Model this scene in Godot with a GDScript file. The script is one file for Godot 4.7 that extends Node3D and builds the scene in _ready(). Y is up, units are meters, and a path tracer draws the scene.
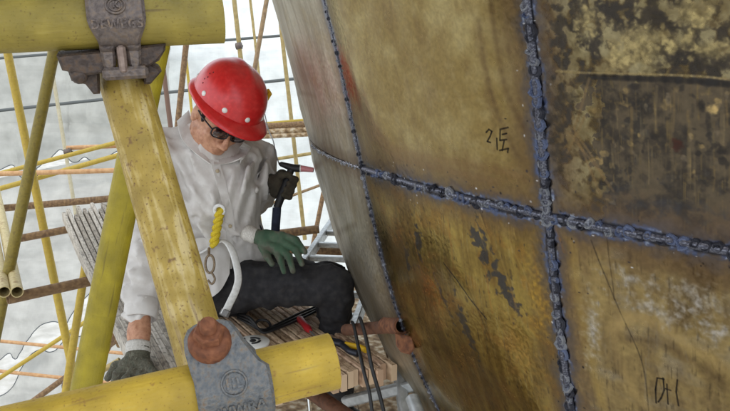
extends Node3D

# ---------- camera model (photograph 730 x 411) ----------
const PITCH := 12.0
const FOCAL := 716.0
const EYE := Vector3(0, 0.9, 0)
const GROUND_Y := -5.0
# ---------- hull: a bowl turned about an upright axis ----------
const AX := 2.1078
const AZ := -2.6433
var seam_y := 0.628
var seam_left := 156.3
var seam_main := 141.0

var M := {}
var used := {}

func ray(px: float, py: float) -> Vector3:
	var t := deg_to_rad(PITCH)
	var f := Vector3(0, -sin(t), -cos(t))
	var u := Vector3(0, cos(t), -sin(t))
	return Vector3((px - 365.0) / FOCAL, 0, 0) + u * (-(py - 205.5) / FOCAL) + f

func P(px: float, py: float, d: float) -> Vector3:
	return EYE + ray(px, py) * d

func G(px: float, py: float, y0: float) -> Vector3:
	var r := ray(px, py)
	return EYE + r * ((y0 - EYE.y) / r.y)

func hull_r(y: float) -> float:
	var t := y - 0.4
	if y < -1.15:
		t = -1.55
	if y > 1.35:
		t = 0.95
	var r := 2.2578 + 0.27022 * t - 0.15846 * t * t + 0.1739 * t * t * t
	if y < -1.15:
		r += (y + 1.15) * 1.6
	if y > 1.35:
		r += (y - 1.35) * 0.42
	return r

func hull_p(deg: float, y: float, out := 0.0) -> Vector3:
	var a := deg_to_rad(deg)
	var r := hull_r(y) + out
	return Vector3(AX + r * cos(a), y, AZ + r * sin(a))

# azimuth (degrees) and height where the ray through a pixel meets the hull
func H(px: float, py: float) -> Vector2:
	var r := ray(px, py)
	var best := 9.0
	var bq := Vector3.ZERO
	var t := 0.6
	while t < 3.2:
		var q := EYE + r * t
		var f := Vector2(q.x - AX, q.z - AZ).length() - hull_r(q.y)
		if f < best:
			best = f
			bq = q
		if f < 0.0:
			break
		t += 0.004
	return Vector2(fposmod(rad_to_deg(atan2(bq.z - AZ, bq.x - AX)), 360.0), bq.y)

# ---------- naming ----------
func numbered(n: String) -> String:
	if not used.has(n):
		used[n] = 0
		return n
	used[n] += 1
	return "%s_%03d" % [n, used[n]]

func tag(o: Node, label: String, category: String, group := "") -> Node:
	o.set_meta("label", label)
	o.set_meta("category", category)
	if group != "":
		o.set_meta("group", group)
	return o

func thing(called: String, label: String, category: String, at := Vector3.ZERO, group := "") -> Node3D:
	var o := Node3D.new()
	o.name = numbered(called)
	add_child(o)
	o.position = at
	tag(o, label, category, group)
	return o

# commits a SurfaceTool (world coordinates) as one mesh under parent
func obj(called: String, st: SurfaceTool, m: Material, parent: Node3D, label := "") -> MeshInstance3D:
	st.generate_normals()
	var o := MeshInstance3D.new()
	o.mesh = st.commit()
	o.material_override = m
	o.name = called
	parent.add_child(o, true)
	if parent != self:
		var off := Vector3.ZERO
		var n: Node = parent
		while n != self:
			off += (n as Node3D).position
			n = n.get_parent()
		o.position = -off
	if label != "":
		o.set_meta("label", label)
	return o

func single(called: String, st: SurfaceTool, m: Material, label: String, category: String, group := "") -> MeshInstance3D:
	var o := obj(numbered(called), st, m, self)
	tag(o, label, category, group)
	return o

func struct(called: String, st: SurfaceTool, m: Material) -> MeshInstance3D:
	var o := obj(numbered(called), st, m, self)
	o.set_meta("kind", "structure")
	return o

# ---------- shapes ----------
func S() -> SurfaceTool:
	var st := SurfaceTool.new()
	st.begin(Mesh.PRIMITIVE_TRIANGLES)
	st.set_smooth_group(0)
	return st

func vtx(st: SurfaceTool, p: Vector3, uv := Vector2.ZERO) -> void:
	st.set_uv(uv)
	st.add_vertex(p)

func quad(st: SurfaceTool, a: Vector3, b: Vector3, c: Vector3, d: Vector3, ua := Vector2.ZERO, ub := Vector2.ZERO, uc := Vector2.ZERO, ud := Vector2.ZERO) -> void:
	vtx(st, a, ua); vtx(st, b, ub); vtx(st, c, uc)
	vtx(st, a, ua); vtx(st, c, uc); vtx(st, d, ud)

func frame_of(dir: Vector3) -> Basis:
	var z := dir.normalized()
	var h := Vector3.UP if absf(z.y) < 0.9 else Vector3.RIGHT
	var x := h.cross(z).normalized()
	return Basis(x, z.cross(x), z)

# sweep of a circle along pts; u runs round (0..1), v along the length in metres
func sweep(st: SurfaceTool, pts: Array, rad, seg := 14, caps := true, squash := 1.0) -> void:
	var n := pts.size()
	var fr := frame_of(pts[1] - pts[0])
	var rings := []
	var vs := []
	var v := 0.0
	for i in n:
		var d: Vector3 = (pts[mini(i + 1, n - 1)] - pts[maxi(i - 1, 0)]).normalized()
		if i > 0:
			var q := Quaternion(fr.z.normalized(), d) if fr.z.dot(d) > -0.999 else Quaternion.IDENTITY
			fr = Basis(q) * fr
			v += (pts[i] - pts[i - 1]).length()
		var r: float = rad[i] if rad is Array else rad
		var ring := []
		for k in seg + 1:
			var a := TAU * k / seg
			ring.append(pts[i] + fr.x * cos(a) * r + fr.y * sin(a) * r * squash)
		rings.append(ring)
		vs.append(v)
	st.set_smooth_group(0)
	for i in n - 1:
		for k in seg:
			var a0 := float(k) / seg
			var a1 := float(k + 1) / seg
			quad(st, rings[i][k], rings[i][k + 1], rings[i + 1][k + 1], rings[i + 1][k], Vector2(a0, vs[i]), Vector2(a1, vs[i]), Vector2(a1, vs[i + 1]), Vector2(a0, vs[i + 1]))
	if caps:
		st.set_smooth_group(-1)
		for e in [0, n - 1]:
			for k in seg:
				var p0: Vector3 = rings[e][k]
				var p1: Vector3 = rings[e][k + 1]
				if e == 0:
					vtx(st, pts[e]); vtx(st, p1); vtx(st, p0)
				else:
					vtx(st, pts[e]); vtx(st, p0); vtx(st, p1)
		st.set_smooth_group(0)

# a hollow tube with an open bore at both ends
func pipe(st: SurfaceTool, a: Vector3, b: Vector3, ro: float, wall := 0.0035, seg := 20, v0 := 0.0) -> void:
	var fr := frame_of(b - a)
	var ri := ro - wall
	var L := (b - a).length()
	var bore := minf(0.4, L * 0.5)
	for k in seg:
		var t0 := TAU * k / seg
		var t1 := TAU * (k + 1) / seg
		var d0 := fr.x * cos(t0) + fr.y * sin(t0)
		var d1 := fr.x * cos(t1) + fr.y * sin(t1)
		var u0 := float(k) / seg
		var u1 := float(k + 1) / seg
		st.set_smooth_group(0)
		quad(st, a + d0 * ro, a + d1 * ro, b + d1 * ro, b + d0 * ro, Vector2(u0, v0), Vector2(u1, v0), Vector2(u1, v0 + L), Vector2(u0, v0 + L))
		st.set_smooth_group(1)
		quad(st, a + d1 * ri, a + d0 * ri, b + d0 * ri, b + d1 * ri)
		st.set_smooth_group(-1)
		quad(st, b + d0 * ro, b + d1 * ro, b + d1 * ri, b + d0 * ri)
		quad(st, a + d1 * ro, a + d0 * ro, a + d0 * ri, a + d1 * ri)
	st.set_smooth_group(0)

# profile of (radius, height) turned about the y axis of xf
func lathe(st: SurfaceTool, prof: Array, xf: Transform3D, seg := 16, group := 0) -> void:
	for i in prof.size() - 1:
		for k in seg:
			var t0 := TAU * k / seg
			var t1 := TAU * (k + 1) / seg
			var p := func(q: Vector2, t: float) -> Vector3: return xf * Vector3(q.x * cos(t), q.y, q.x * sin(t))
			st.set_smooth_group(group)
			quad(st, p.call(prof[i], t0), p.call(prof[i], t1), p.call(prof[i + 1], t1), p.call(prof[i + 1], t0), Vector2(float(k) / seg, prof[i].y), Vector2(float(k + 1) / seg, prof[i].y), Vector2(float(k + 1) / seg, prof[i + 1].y), Vector2(float(k) / seg, prof[i + 1].y))

# box with chamfered edges; xf places it, s is its full size
func box(st: SurfaceTool, xf: Transform3D, s: Vector3, c := 0.0) -> void:
	st.set_smooth_group(-1)
	var h := s * 0.5
	if c <= 0.0:
		c = minf(minf(h.x, h.y), h.z) * 0.08
	# 24 corner points: each corner split in three
	var pt := func(sx: int, sy: int, sz: int, ax: int) -> Vector3:
		var q := Vector3(sx * (h.x - c), sy * (h.y - c), sz * (h.z - c))
		if ax == 0: q.x = sx * h.x
		elif ax == 1: q.y = sy * h.y
		else: q.z = sz * h.z
		return xf * q
	for sg in [-1, 1]:
		quad(st, pt.call(sg, -1, -1, 0), pt.call(sg, 1, -1, 0), pt.call(sg, 1, 1, 0), pt.call(sg, -1, 1, 0))
		quad(st, pt.call(-1, sg, -1, 1), pt.call(-1, sg, 1, 1), pt.call(1, sg, 1, 1), pt.call(1, sg, -1, 1))
		quad(st, pt.call(-1, -1, sg, 2), pt.call(1, -1, sg, 2), pt.call(1, 1, sg, 2), pt.call(-1, 1, sg, 2))
	for s1 in [-1, 1]:
		for s2 in [-1, 1]:
			quad(st, pt.call(s1, s2, -1, 0), pt.call(s1, s2, 1, 0), pt.call(s1, s2, 1, 1), pt.call(s1, s2, -1, 1))
			quad(st, pt.call(s1, -1, s2, 0), pt.call(s1, 1, s2, 0), pt.call(s1, 1, s2, 2), pt.call(s1, -1, s2, 2))
			quad(st, pt.call(-1, s1, s2, 1), pt.call(1, s1, s2, 1), pt.call(1, s1, s2, 2), pt.call(-1, s1, s2, 2))
			for s3 in [-1, 1]:
				vtx(st, pt.call(s1, s2, s3, 0)); vtx(st, pt.call(s1, s2, s3, 1)); vtx(st, pt.call(s1, s2, s3, 2))
	st.set_smooth_group(0)

# polygon (x, y of xf) given depth along z of xf, with a small bevel towards both faces
func slab(st: SurfaceTool, poly: PackedVector2Array, xf: Transform3D, depth: float, bevel := 0.0015) -> void:
	st.set_smooth_group(-1)
	var n := poly.size()
	var c := Vector2.ZERO
	for q in poly: c += q / n
	var small := PackedVector2Array()
	for q in poly: small.append(q + (c - q).normalized() * bevel)
	var idx := Geometry2D.triangulate_polygon(small)
	var h := depth * 0.5
	for i in range(0, idx.size(), 3):
		for sz in [-1.0, 1.0]:
			for j in 3:
				var q := small[idx[i + (j if sz > 0 else 2 - j)]]
				vtx(st, xf * Vector3(q.x, q.y, h * sz), q)
	for i in n:
		var j := (i + 1) % n
		var lay := [[small[i], small[j], -h], [poly[i], poly[j], -h + bevel], [poly[i], poly[j], h - bevel], [small[i], small[j], h]]
		for k in 3:
			var A: Array = lay[k]
			var B: Array = lay[k + 1]
			quad(st, xf * Vector3(A[0].x, A[0].y, A[2]), xf * Vector3(A[1].x, A[1].y, A[2]), xf * Vector3(B[1].x, B[1].y, B[2]), xf * Vector3(B[0].x, B[0].y, B[2]))
	st.set_smooth_group(0)

func spline(pts: Array, step := 6) -> Array:
	var out := []
	for i in pts.size() - 1:
		var a: Vector3 = pts[maxi(i - 1, 0)]
		var d: Vector3 = pts[mini(i + 2, pts.size() - 1)]
		for k in step:
			out.append((pts[i] as Vector3).cubic_interpolate(pts[i + 1], a, d, float(k) / step))
	out.append(pts[-1])
	return out

# ---------- smooth bodies: tapered capsules and ellipsoids joined, meshed as surface nets ----------
# prim: [a, b, ra, rb] or [centre, radii(Vector3), Basis]
func blob(st: SurfaceTool, prims: Array, cell: float, k: float, fold = null) -> void:
	var lo := Vector3.ONE * 1e9
	var hi := -lo
	var boxes := []
	for p in prims:
		var l: Vector3
		var h: Vector3
		if p.size() == 4:
			var r: float = maxf(p[2], p[3])
			l = (p[0] as Vector3).min(p[1]) - Vector3.ONE * r
			h = (p[0] as Vector3).max(p[1]) + Vector3.ONE * r
		else:
			var r2: float = maxf(maxf(p[1].x, p[1].y), p[1].z)
			l = p[0] - Vector3.ONE * r2
			h = p[0] + Vector3.ONE * r2
		var pad := Vector3.ONE * (k + cell * 3.0)
		boxes.append([l - pad, h + pad])
		lo = lo.min(l - pad)
		hi = hi.max(h + pad)
	var nx := int((hi.x - lo.x) / cell) + 2
	var ny := int((hi.y - lo.y) / cell) + 2
	var nz := int((hi.z - lo.z) / cell) + 2
	var f := PackedFloat32Array()
	f.resize(nx * ny * nz)
	f.fill(9.0)
	for pi in prims.size():
		var p = prims[pi]
		var b: Array = boxes[pi]
		var i0: Vector3 = ((b[0] - lo) / cell).floor()
		var i1: Vector3 = ((b[1] - lo) / cell).ceil()
		var caps: bool = p.size() == 4
		var a := Vector3.ZERO
		var ab := Vector3.ZERO
		var ra := 0.0
		var rb := 0.0
		var inv := 0.0
		var bi := Basis.IDENTITY
		var rr := Vector3.ONE
		var rm := 0.0
		a = p[0]
		if caps:
			ab = p[1] - p[0]
			ra = p[2]
			rb = p[3]
			inv = 1.0 / maxf(ab.length_squared(), 1e-9)
		else:
			rr = p[1]
			bi = (p[2] as Basis).inverse()
			rm = minf(minf(rr.x, rr.y), rr.z)
		for iz in range(maxi(int(i0.z), 0), mini(int(i1.z), nz - 1) + 1):
			for iy in range(maxi(int(i0.y), 0), mini(int(i1.y), ny - 1) + 1):
				var row := (iz * ny + iy) * nx
				for ix in range(maxi(int(i0.x), 0), mini(int(i1.x), nx - 1) + 1):
					var q := lo + Vector3(ix, iy, iz) * cell - a
					var d: float
					if caps:
						var t := clampf(q.dot(ab) * inv, 0.0, 1.0)
						d = (q - ab * t).length() - lerpf(ra, rb, t)
					else:
						var lq := bi * q
						var kk := (lq / rr).length()
						var k2 := (lq / (rr * rr)).length()
						d = kk * (kk - 1.0) / maxf(k2, 1e-6)
					var o := f[row + ix]
					if o > 8.0:
						f[row + ix] = d
					else:
						var hh := maxf(k - absf(o - d), 0.0) / k
						f[row + ix] = minf(o, d) - hh * hh * k * 0.25
	if fold != null:
		for iz in nz:
			for iy in ny:
				var row := (iz * ny + iy) * nx
				for ix in nx:
					var v := f[row + ix]
					if absf(v) < 0.05:
						f[row + ix] = v + fold.call(lo + Vector3(ix, iy, iz) * cell) * clampf((0.05 - absf(v)) / 0.02, 0, 1)
	# surface nets
	var vid := {}
	var vp := PackedVector3Array()
	var sxy := nx * ny
	var offs := [0, 1, nx, nx + 1, sxy, sxy + 1, sxy + nx, sxy + nx + 1]
	var edges := [[0, 1], [2, 3], [4, 5], [6, 7], [0, 2], [1, 3], [4, 6], [5, 7], [0, 4], [1, 5], [2, 6], [3, 7]]
	for iz in nz - 1:
		for iy in ny - 1:
			var row := (iz * ny + iy) * nx
			for ix in nx - 1:
				var b0 := row + ix
				var v0 := f[b0]
				if v0 > cell * 6.0 or v0 < -cell * 6.0:
					continue
				var m := 0
				var vals := [0.0, 0.0, 0.0, 0.0, 0.0, 0.0, 0.0, 0.0]
				for c in 8:
					vals[c] = f[b0 + offs[c]]
					if vals[c] < 0.0:
						m |= 1 << c
				if m == 0 or m == 255:
					continue
				var s := Vector3.ZERO
				var cnt := 0
				for e in edges:
					var A: float = vals[e[0]]
					var B: float = vals[e[1]]
					if (A < 0.0) != (B < 0.0):
						var t := A / (A - B)
						var pa := Vector3(e[0] & 1, (e[0] >> 1) & 1, e[0] >> 2)
						var pb := Vector3(e[1] & 1, (e[1] >> 1) & 1, e[1] >> 2)
						s += pa.lerp(pb, t)
						cnt += 1
				vid[b0] = vp.size()
				vp.append(lo + (Vector3(ix, iy, iz) + s / cnt) * cell)
	st.set_smooth_group(0)
	for b0 in vid:
		var in0 := f[b0] < 0.0
		for ax in 3:
			var st1: int = [1, nx, sxy][ax]
			var su: int = [nx, sxy, 1][ax]
			var sv: int = [sxy, 1, nx][ax]
			if (f[b0 + st1] < 0.0) == in0:
				continue
			if not (vid.has(b0 - su) and vid.has(b0 - sv) and vid.has(b0 - su - sv)):
				continue
			var p0 := vp[vid[b0]]
			var p1 := vp[vid[b0 - su]]
			var p2 := vp[vid[b0 - su - sv]]
			var p3 := vp[vid[b0 - sv]]
			if in0:
				quad(st, p0, p1, p2, p3)
			else:
				quad(st, p0, p3, p2, p1)

# ---------- materials ----------
func col(r: float, g: float, b: float) -> Color:
	return Color(r / 255.0, g / 255.0, b / 255.0)

func plain(c: Color, rough := 0.7, metal := 0.0) -> StandardMaterial3D:
	var m := StandardMaterial3D.new()
	m.albedo_color = c
	m.roughness = rough
	m.metallic = metal
	return m

func noise_tex(seed_: int, freq: float, stops: Array, w := 256, h := 256, oct := 4) -> NoiseTexture2D:
	var n := FastNoiseLite.new()
	n.seed = seed_
	n.frequency = freq
	n.fractal_octaves = oct
	var g := Gradient.new()
	var off := PackedFloat32Array()
	var cs := PackedColorArray()
	for s in stops:
		off.append(s[0])
		cs.append(s[1])
	g.offsets = off
	g.colors = cs
	var t := NoiseTexture2D.new()
	t.width = w
	t.height = h
	t.noise = n
	t.seamless = true
	t.color_ramp = g
	return t

# a mottled surface that needs no UVs
func mottled(stops: Array, scale: float, rough := 0.75, metal := 0.0, seed_ := 1, freq := 0.02, bump := 0.4) -> StandardMaterial3D:
	var m := StandardMaterial3D.new()
	m.albedo_texture = noise_tex(seed_, freq, stops)
	m.uv1_triplanar = true
	m.uv1_scale = Vector3.ONE * scale
	m.roughness = rough
	m.metallic = metal
	if bump > 0.0:
		var n := FastNoiseLite.new()
		n.seed = seed_ + 7
		n.frequency = freq * 2.0
		var t := NoiseTexture2D.new()
		t.width = 256
		t.height = 256
		t.noise = n
		t.seamless = true
		t.as_normal_map = true
		t.bump_strength = 4.0
		m.normal_enabled = true
		m.normal_texture = t
		m.normal_scale = bump
	return m

func field(seed_: int, w: int, h: int, freq: float, oct := 4, type := FastNoiseLite.TYPE_SIMPLEX_SMOOTH) -> PackedByteArray:
	var n := FastNoiseLite.new()
	n.seed = seed_
	n.frequency = freq
	n.noise_type = type
	n.fractal_octaves = oct
	var im := n.get_image(w, h, false, false, true)
	im.convert(Image.FORMAT_L8)
	return im.get_data()

# noise drawn out along one axis
func streak_field(seed_: int, w: int, h: int, freq: float, sx: int, sy: int, oct := 4) -> PackedByteArray:
	var n := FastNoiseLite.new()
	n.seed = seed_
	n.frequency = freq
	n.noise_type = FastNoiseLite.TYPE_SIMPLEX_SMOOTH
	n.fractal_octaves = oct
	var im := n.get_image(maxi(w / sx, 4), maxi(h / sy, 4), false, false, true)
	im.convert(Image.FORMAT_L8)
	im.resize(w, h, Image.INTERPOLATE_CUBIC)
	return im.get_data()

func image_of(bytes: PackedByteArray, w: int, h: int) -> ImageTexture:
	var im := Image.create_from_data(w, h, false, Image.FORMAT_RGB8, bytes)
	return ImageTexture.create_from_image(im)

# painted steel tube: worn paint, long scratches, rust and dirt specks; u round, v along
func tube_paint(seed_: int, base: Color, pale: Color, rust: Color, wear: float, specks: float) -> StandardMaterial3D:
	var w := 256
	var h := 1024
	var a := field(seed_, w, h, 0.012, 4)
	var b := field(seed_ + 1, w, h, 0.16, 3)
	var e := field(seed_ + 4, w, h, 0.03, 4)
	var s := streak_field(seed_ + 2, w, h, 0.05, 1, 14, 4)
	var s2 := streak_field(seed_ + 3, w, h, 0.11, 1, 5, 3)
	var out := PackedByteArray()
	out.resize(w * h * 3)
	var rg := PackedByteArray()
	rg.resize(w * h)
	for i in w * h:
		var na := a[i] / 255.0
		var nb := b[i] / 255.0
		var ns := s[i] / 255.0
		var n2 := s2[i] / 255.0
		var c := base * (0.88 + 0.24 * na)
		c = c.lerp(pale, clampf((ns * 0.7 + na * 0.5 - (0.86 - wear * 0.45)) * 4.0, 0, 1) * 0.85)
		var ne := e[i] / 255.0
		c = c.lerp(rust, clampf((ne * 0.8 + nb * 0.35 - (0.88 - specks * 0.25)) * 6.0, 0, 1) * 0.6)
		c = c.lerp(rust * 0.75, clampf((nb - (0.80 - specks * 0.12)) * 9.0, 0, 1) * 0.6)
		c = c.lerp(rust * 0.8, clampf((ns - 0.78) * 6.0, 0, 1) * 0.5)
		out[i * 3] = int(clampf(c.r, 0, 1) * 255)
		out[i * 3 + 1] = int(clampf(c.g, 0, 1) * 255)
		out[i * 3 + 2] = int(clampf(c.b, 0, 1) * 255)
		rg[i] = int(clampf(0.42 + 0.3 * nb + 0.1 * ns, 0, 1) * 255)
	var m := StandardMaterial3D.new()
	m.albedo_texture = image_of(out, w, h)
	m.roughness_texture = ImageTexture.create_from_image(Image.create_from_data(w, h, false, Image.FORMAT_L8, rg))
	m.uv1_scale = Vector3(1, 1.7, 1)
	var im := Image.create_from_data(w, h, false, Image.FORMAT_L8, s2)
	im.convert(Image.FORMAT_RGBA8)
	im.bump_map_to_normal_map(1.5)
	m.normal_enabled = true
	m.normal_texture = ImageTexture.create_from_image(im)
	m.normal_scale = 0.5
	return m

func _ready() -> void:
	# camera
	var cam := Camera3D.new()
	cam.name = "camera"
	add_child(cam)
	cam.position = EYE
	cam.rotation_degrees = Vector3(-PITCH, 0, 0)
	cam.fov = rad_to_deg(2.0 * atan(205.5 / FOCAL))
	cam.near = 0.02
	cam.far = 2000
	cam.current = true
	# overcast sky
	var we := WorldEnvironment.new()
	we.name = "world_environment"
	var env := Environment.new()
	env.background_mode = Environment.BG_SKY
	var sky := Sky.new()
	var sm := ProceduralSkyMaterial.new()
	sm.sky_top_color = Color(0.86, 0.90, 0.94)
	sm.sky_horizon_color = Color(0.97, 0.98, 1.0)
	sm.sky_curve = 0.2
	sm.ground_bottom_color = Color(0.45, 0.43, 0.40)
	sm.ground_horizon_color = Color(0.92, 0.93, 0.95)
	sm.ground_curve = 0.05
	sm.sky_energy_multiplier = 1.5
	sky.sky_material = sm
	env.sky = sky
	env.tonemap_mode = Environment.TONE_MAPPER_LINEAR
	env.tonemap_exposure = 0.8
	env.sdfgi_enabled = true
	env.ssao_enabled = true
	env.ssil_enabled = true
	we.environment = env
	add_child(we)
	var sun := DirectionalLight3D.new()
	sun.name = "sun"
	sun.light_energy = 0.45
	sun.light_color = Color(1.0, 0.97, 0.92)
	sun.light_angular_distance = 14.0
	sun.shadow_enabled = true
	add_child(sun)
	sun.look_at_from_position(Vector3(-3.0, 6.0, 1.5), Vector3(0, 0, -1.6))
	make_materials()
	# setting
	var st := S()
	quad(st, Vector3(-600, GROUND_Y, -600), Vector3(600, GROUND_Y, -600), Vector3(600, GROUND_Y, 600), Vector3(-600, GROUND_Y, 600))
	struct("ground", st, M.ground)
	build_hull()
	build_near_scaffold()
	build_platform()
	build_shade_deck()
	build_lower_deck()
	build_far_scaffold()
	build_nets()
	print("scaffold done ", Time.get_ticks_msec())
	build_ladder()
	build_worker()
	print("worker done ", Time.get_ticks_msec())
	build_small_things()
	print("all done ", Time.get_ticks_msec())

func make_materials() -> void:
	M.ground = mottled([[0.2, col(176, 172, 164)], [0.5, col(190, 186, 178)], [0.8, col(202, 198, 192)]], 0.4, 0.95, 0.0, 3, 0.02, 0.5)
	M.concrete = mottled([[0.2, col(130, 126, 120)], [0.8, col(160, 156, 150)]], 1.0, 0.9, 0.0, 4)
	M.bronze = plain(col(120, 98, 56), 0.45, 0.8)
	M.weld = mottled([[0.2, col(150, 154, 166)], [0.5, col(196, 200, 210)], [0.8, col(228, 230, 236)]], 30.0, 0.25, 0.7, 21, 0.03, 0.4)
	M.weld_blue = mottled([[0.2, col(84, 96, 136)], [0.5, col(130, 146, 190)], [0.8, col(196, 206, 228)]], 30.0, 0.25, 0.7, 22, 0.03, 0.4)
	M.weld_dark = mottled([[0.2, col(52, 52, 62)], [0.6, col(88, 90, 102)], [0.85, col(140, 142, 154)]], 30.0, 0.35, 0.7, 23, 0.03, 0.4)
	M.tube_olive = tube_paint(101, col(136, 120, 48), col(166, 148, 72), col(92, 70, 40), 0.15, 0.15)
	M.tube_worn = tube_paint(111, col(164, 138, 62), col(202, 182, 132), col(110, 78, 54), 0.62, 0.42)
	M.tube_bright = tube_paint(121, col(176, 146, 46), col(186, 162, 82), col(138, 98, 54), 0.1, 0.22)
	M.tube_lime = tube_paint(131, col(150, 134, 26), col(158, 142, 44), col(124, 106, 40), 0.05, 0.0)
	M.tube_yellow = mottled([[0.25, col(164, 140, 48)], [0.6, col(180, 154, 56)], [0.85, col(160, 132, 58)]], 5.0, 0.6, 0.0, 31)
	M.tube_olive2 = mottled([[0.25, col(122, 108, 40)], [0.6, col(138, 122, 46)], [0.85, col(112, 96, 42)]], 5.0, 0.6, 0.0, 32)
	M.tube_pale = mottled([[0.25, col(170, 160, 130)], [0.8, col(190, 182, 158)]], 3.0, 0.7, 0.0, 33)
	M.tube_dark = plain(col(88, 92, 92), 0.7)
	M.tube_dark2 = plain(col(110, 84, 70), 0.7)
	M.tube_orange = mottled([[0.25, col(176, 130, 88)], [0.8, col(200, 160, 116)]], 3.0, 0.7, 0.0, 34)
	M.tube_dull = mottled([[0.25, col(140, 122, 74)], [0.8, col(170, 150, 100)]], 3.0, 0.7, 0.0, 35)
	M.tube_dull2 = mottled([[0.25, col(120, 98, 72)], [0.8, col(156, 130, 96)]], 3.0, 0.7, 0.0, 36)
	M.rust_tube = mottled([[0.2, col(98, 74, 54)], [0.5, col(122, 96, 68)], [0.8, col(144, 116, 82)]], 7.0, 0.8, 0.0, 37)
	M.rust_warm = mottled([[0.2, col(76, 48, 34)], [0.5, col(112, 74, 52)], [0.8, col(96, 68, 54)]], 6.0, 0.8, 0.0, 38)
	M.rust_bright = mottled([[0.2, col(88, 50, 32)], [0.5, col(116, 68, 42)], [0.8, col(138, 86, 56)]], 16.0, 0.75, 0.05, 39, 0.03, 0.0)
	M.cream_pipe = mottled([[0.2, col(176, 160, 112)], [0.6, col(200, 186, 140)], [0.85, col(150, 126, 84)]], 4.0, 0.6, 0.0, 41)
	M.timber = mottled([[0.2, col(110, 86, 60)], [0.5, col(160, 134, 100)], [0.8, col(206, 194, 172)]], 3.0, 0.85, 0.0, 42)
	M.cast = mottled([[0.2, col(86, 76, 72)], [0.5, col(112, 102, 98)], [0.8, col(126, 108, 92)]], 16.0, 0.55, 0.45, 43, 0.03, 0.8)
	M.cast_dark = mottled([[0.2, col(60, 50, 46)], [0.5, col(82, 72, 68)], [0.8, col(96, 76, 60)]], 16.0, 0.6, 0.35, 44, 0.03, 0.8)
	M.cast_grey = mottled([[0.2, col(84, 86, 88)], [0.5, col(106, 108, 110)], [0.72, col(120, 114, 106)], [0.9, col(120, 98, 78)]], 22.0, 0.5, 0.4, 45, 0.03, 0.8)
	M.steel_worn = mottled([[0.2, col(118, 100, 92)], [0.8, col(150, 132, 122)]], 16.0, 0.5, 0.4, 47)
	M.cord_dark = plain(col(84, 90, 94), 0.9)
	M.aluminium = mottled([[0.2, col(158, 162, 164)], [0.8, col(196, 200, 202)]], 6.0, 0.45, 0.5, 48, 0.02, 0.2)
	M.rubber = plain(col(26, 26, 28), 0.55)
	M.skin = mottled([[0.2, col(158, 108, 82)], [0.45, col(184, 134, 104)], [0.7, col(198, 150, 120)], [0.85, col(176, 118, 96)]], 9.0, 0.55, 0.0, 51, 0.02, 0.3)
	M.hair = plain(col(26, 22, 20), 0.7)
	M.shirt = mottled([[0.2, col(196, 191, 186)], [0.5, col(206, 202, 198)], [0.8, col(214, 211, 208)]], 5.0, 0.9, 0.0, 52, 0.015, 0.25)
	M.trousers = mottled([[0.2, col(28, 27, 30)], [0.5, col(38, 37, 40)], [0.8, col(52, 50, 50)]], 6.0, 0.92, 0.0, 53, 0.02, 0.3)
	M.navy = mottled([[0.2, col(26, 32, 50)], [0.8, col(44, 52, 72)]], 8.0, 0.9, 0.0, 54)
	M.helmet = mottled([[0.25, col(192, 24, 28)], [0.6, col(206, 30, 33)], [0.85, col(214, 52, 50)]], 7.0, 0.34, 0.0, 65, 0.03, 0.06)
	M.helmet.clearcoat_enabled = true
	M.helmet.clearcoat = 0.35
	M.helmet.clearcoat_roughness = 0.25
	M.white_plastic = plain(col(226, 226, 222), 0.5)
	M.yellow_plastic = plain(col(226, 180, 34), 0.5)
	M.red_plastic = plain(col(176, 34, 40), 0.5)
	M.glove_green = mottled([[0.3, col(44, 72, 52)], [0.5, col(62, 88, 66)], [0.62, col(92, 94, 82)], [0.8, col(76, 68, 58)]], 3.5, 0.85, 0.0, 55, 0.012, 0.5)
	M.glove_dirty = mottled([[0.2, col(56, 56, 46)], [0.5, col(92, 92, 78)], [0.7, col(66, 58, 46)], [0.85, col(124, 124, 108)]], 9.0, 0.9, 0.0, 56, 0.02, 0.5)
	M.glove_brown = mottled([[0.2, col(44, 40, 32)], [0.5, col(66, 60, 46)], [0.8, col(52, 42, 34)]], 4.0, 0.9, 0.0, 57, 0.012, 0.5)
	M.knit = mottled([[0.2, col(176, 172, 164)], [0.8, col(208, 204, 198)]], 20.0, 0.95, 0.0, 58, 0.03, 0.8)
	M.strap = mottled([[0.2, col(206, 206, 204)], [0.8, col(228, 228, 226)]], 12.0, 0.8, 0.0, 59, 0.03, 0.4)
	M.pink = plain(col(196, 128, 132), 0.5)
	M.lens = plain(Color(0.12, 0.12, 0.13, 0.45), 0.1)
	M.lens.transparency = BaseMaterial3D.TRANSPARENCY_ALPHA
	M.button = plain(col(168, 152, 124), 0.4)
	M.vent_dark = plain(col(96, 12, 16), 0.7)
	M.wire_grey = plain(col(120, 118, 116), 0.5, 0.4)
	M.rope_yellow = mottled([[0.2, col(186, 160, 28)], [0.8, col(224, 200, 60)]], 20.0, 0.9, 0.0, 61, 0.03, 0.8)
	M.brass = mottled([[0.2, col(104, 88, 70)], [0.8, col(150, 132, 108)]], 20.0, 0.5, 0.5, 62)
	M.tool_steel = plain(col(52, 54, 62), 0.45, 0.5)
	M.rust_orange = mottled([[0.2, col(72, 44, 32)], [0.5, col(106, 66, 44)], [0.8, col(132, 86, 56)]], 10.0, 0.85, 0.0, 63, 0.02, 0.0)

# ---------- hull surface ----------
const TW := 1536
const TH := 1260
const A0 := 176.0
const A1 := 131.0
const Y0 := 1.15
const Y1 := -0.30
var tex_rgb: PackedByteArray
var tex_rough: PackedByteArray
var tex_metal: PackedByteArray
var tex_bump: PackedByteArray
var tex_n: PackedByteArray
var tex_f: PackedByteArray

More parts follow.
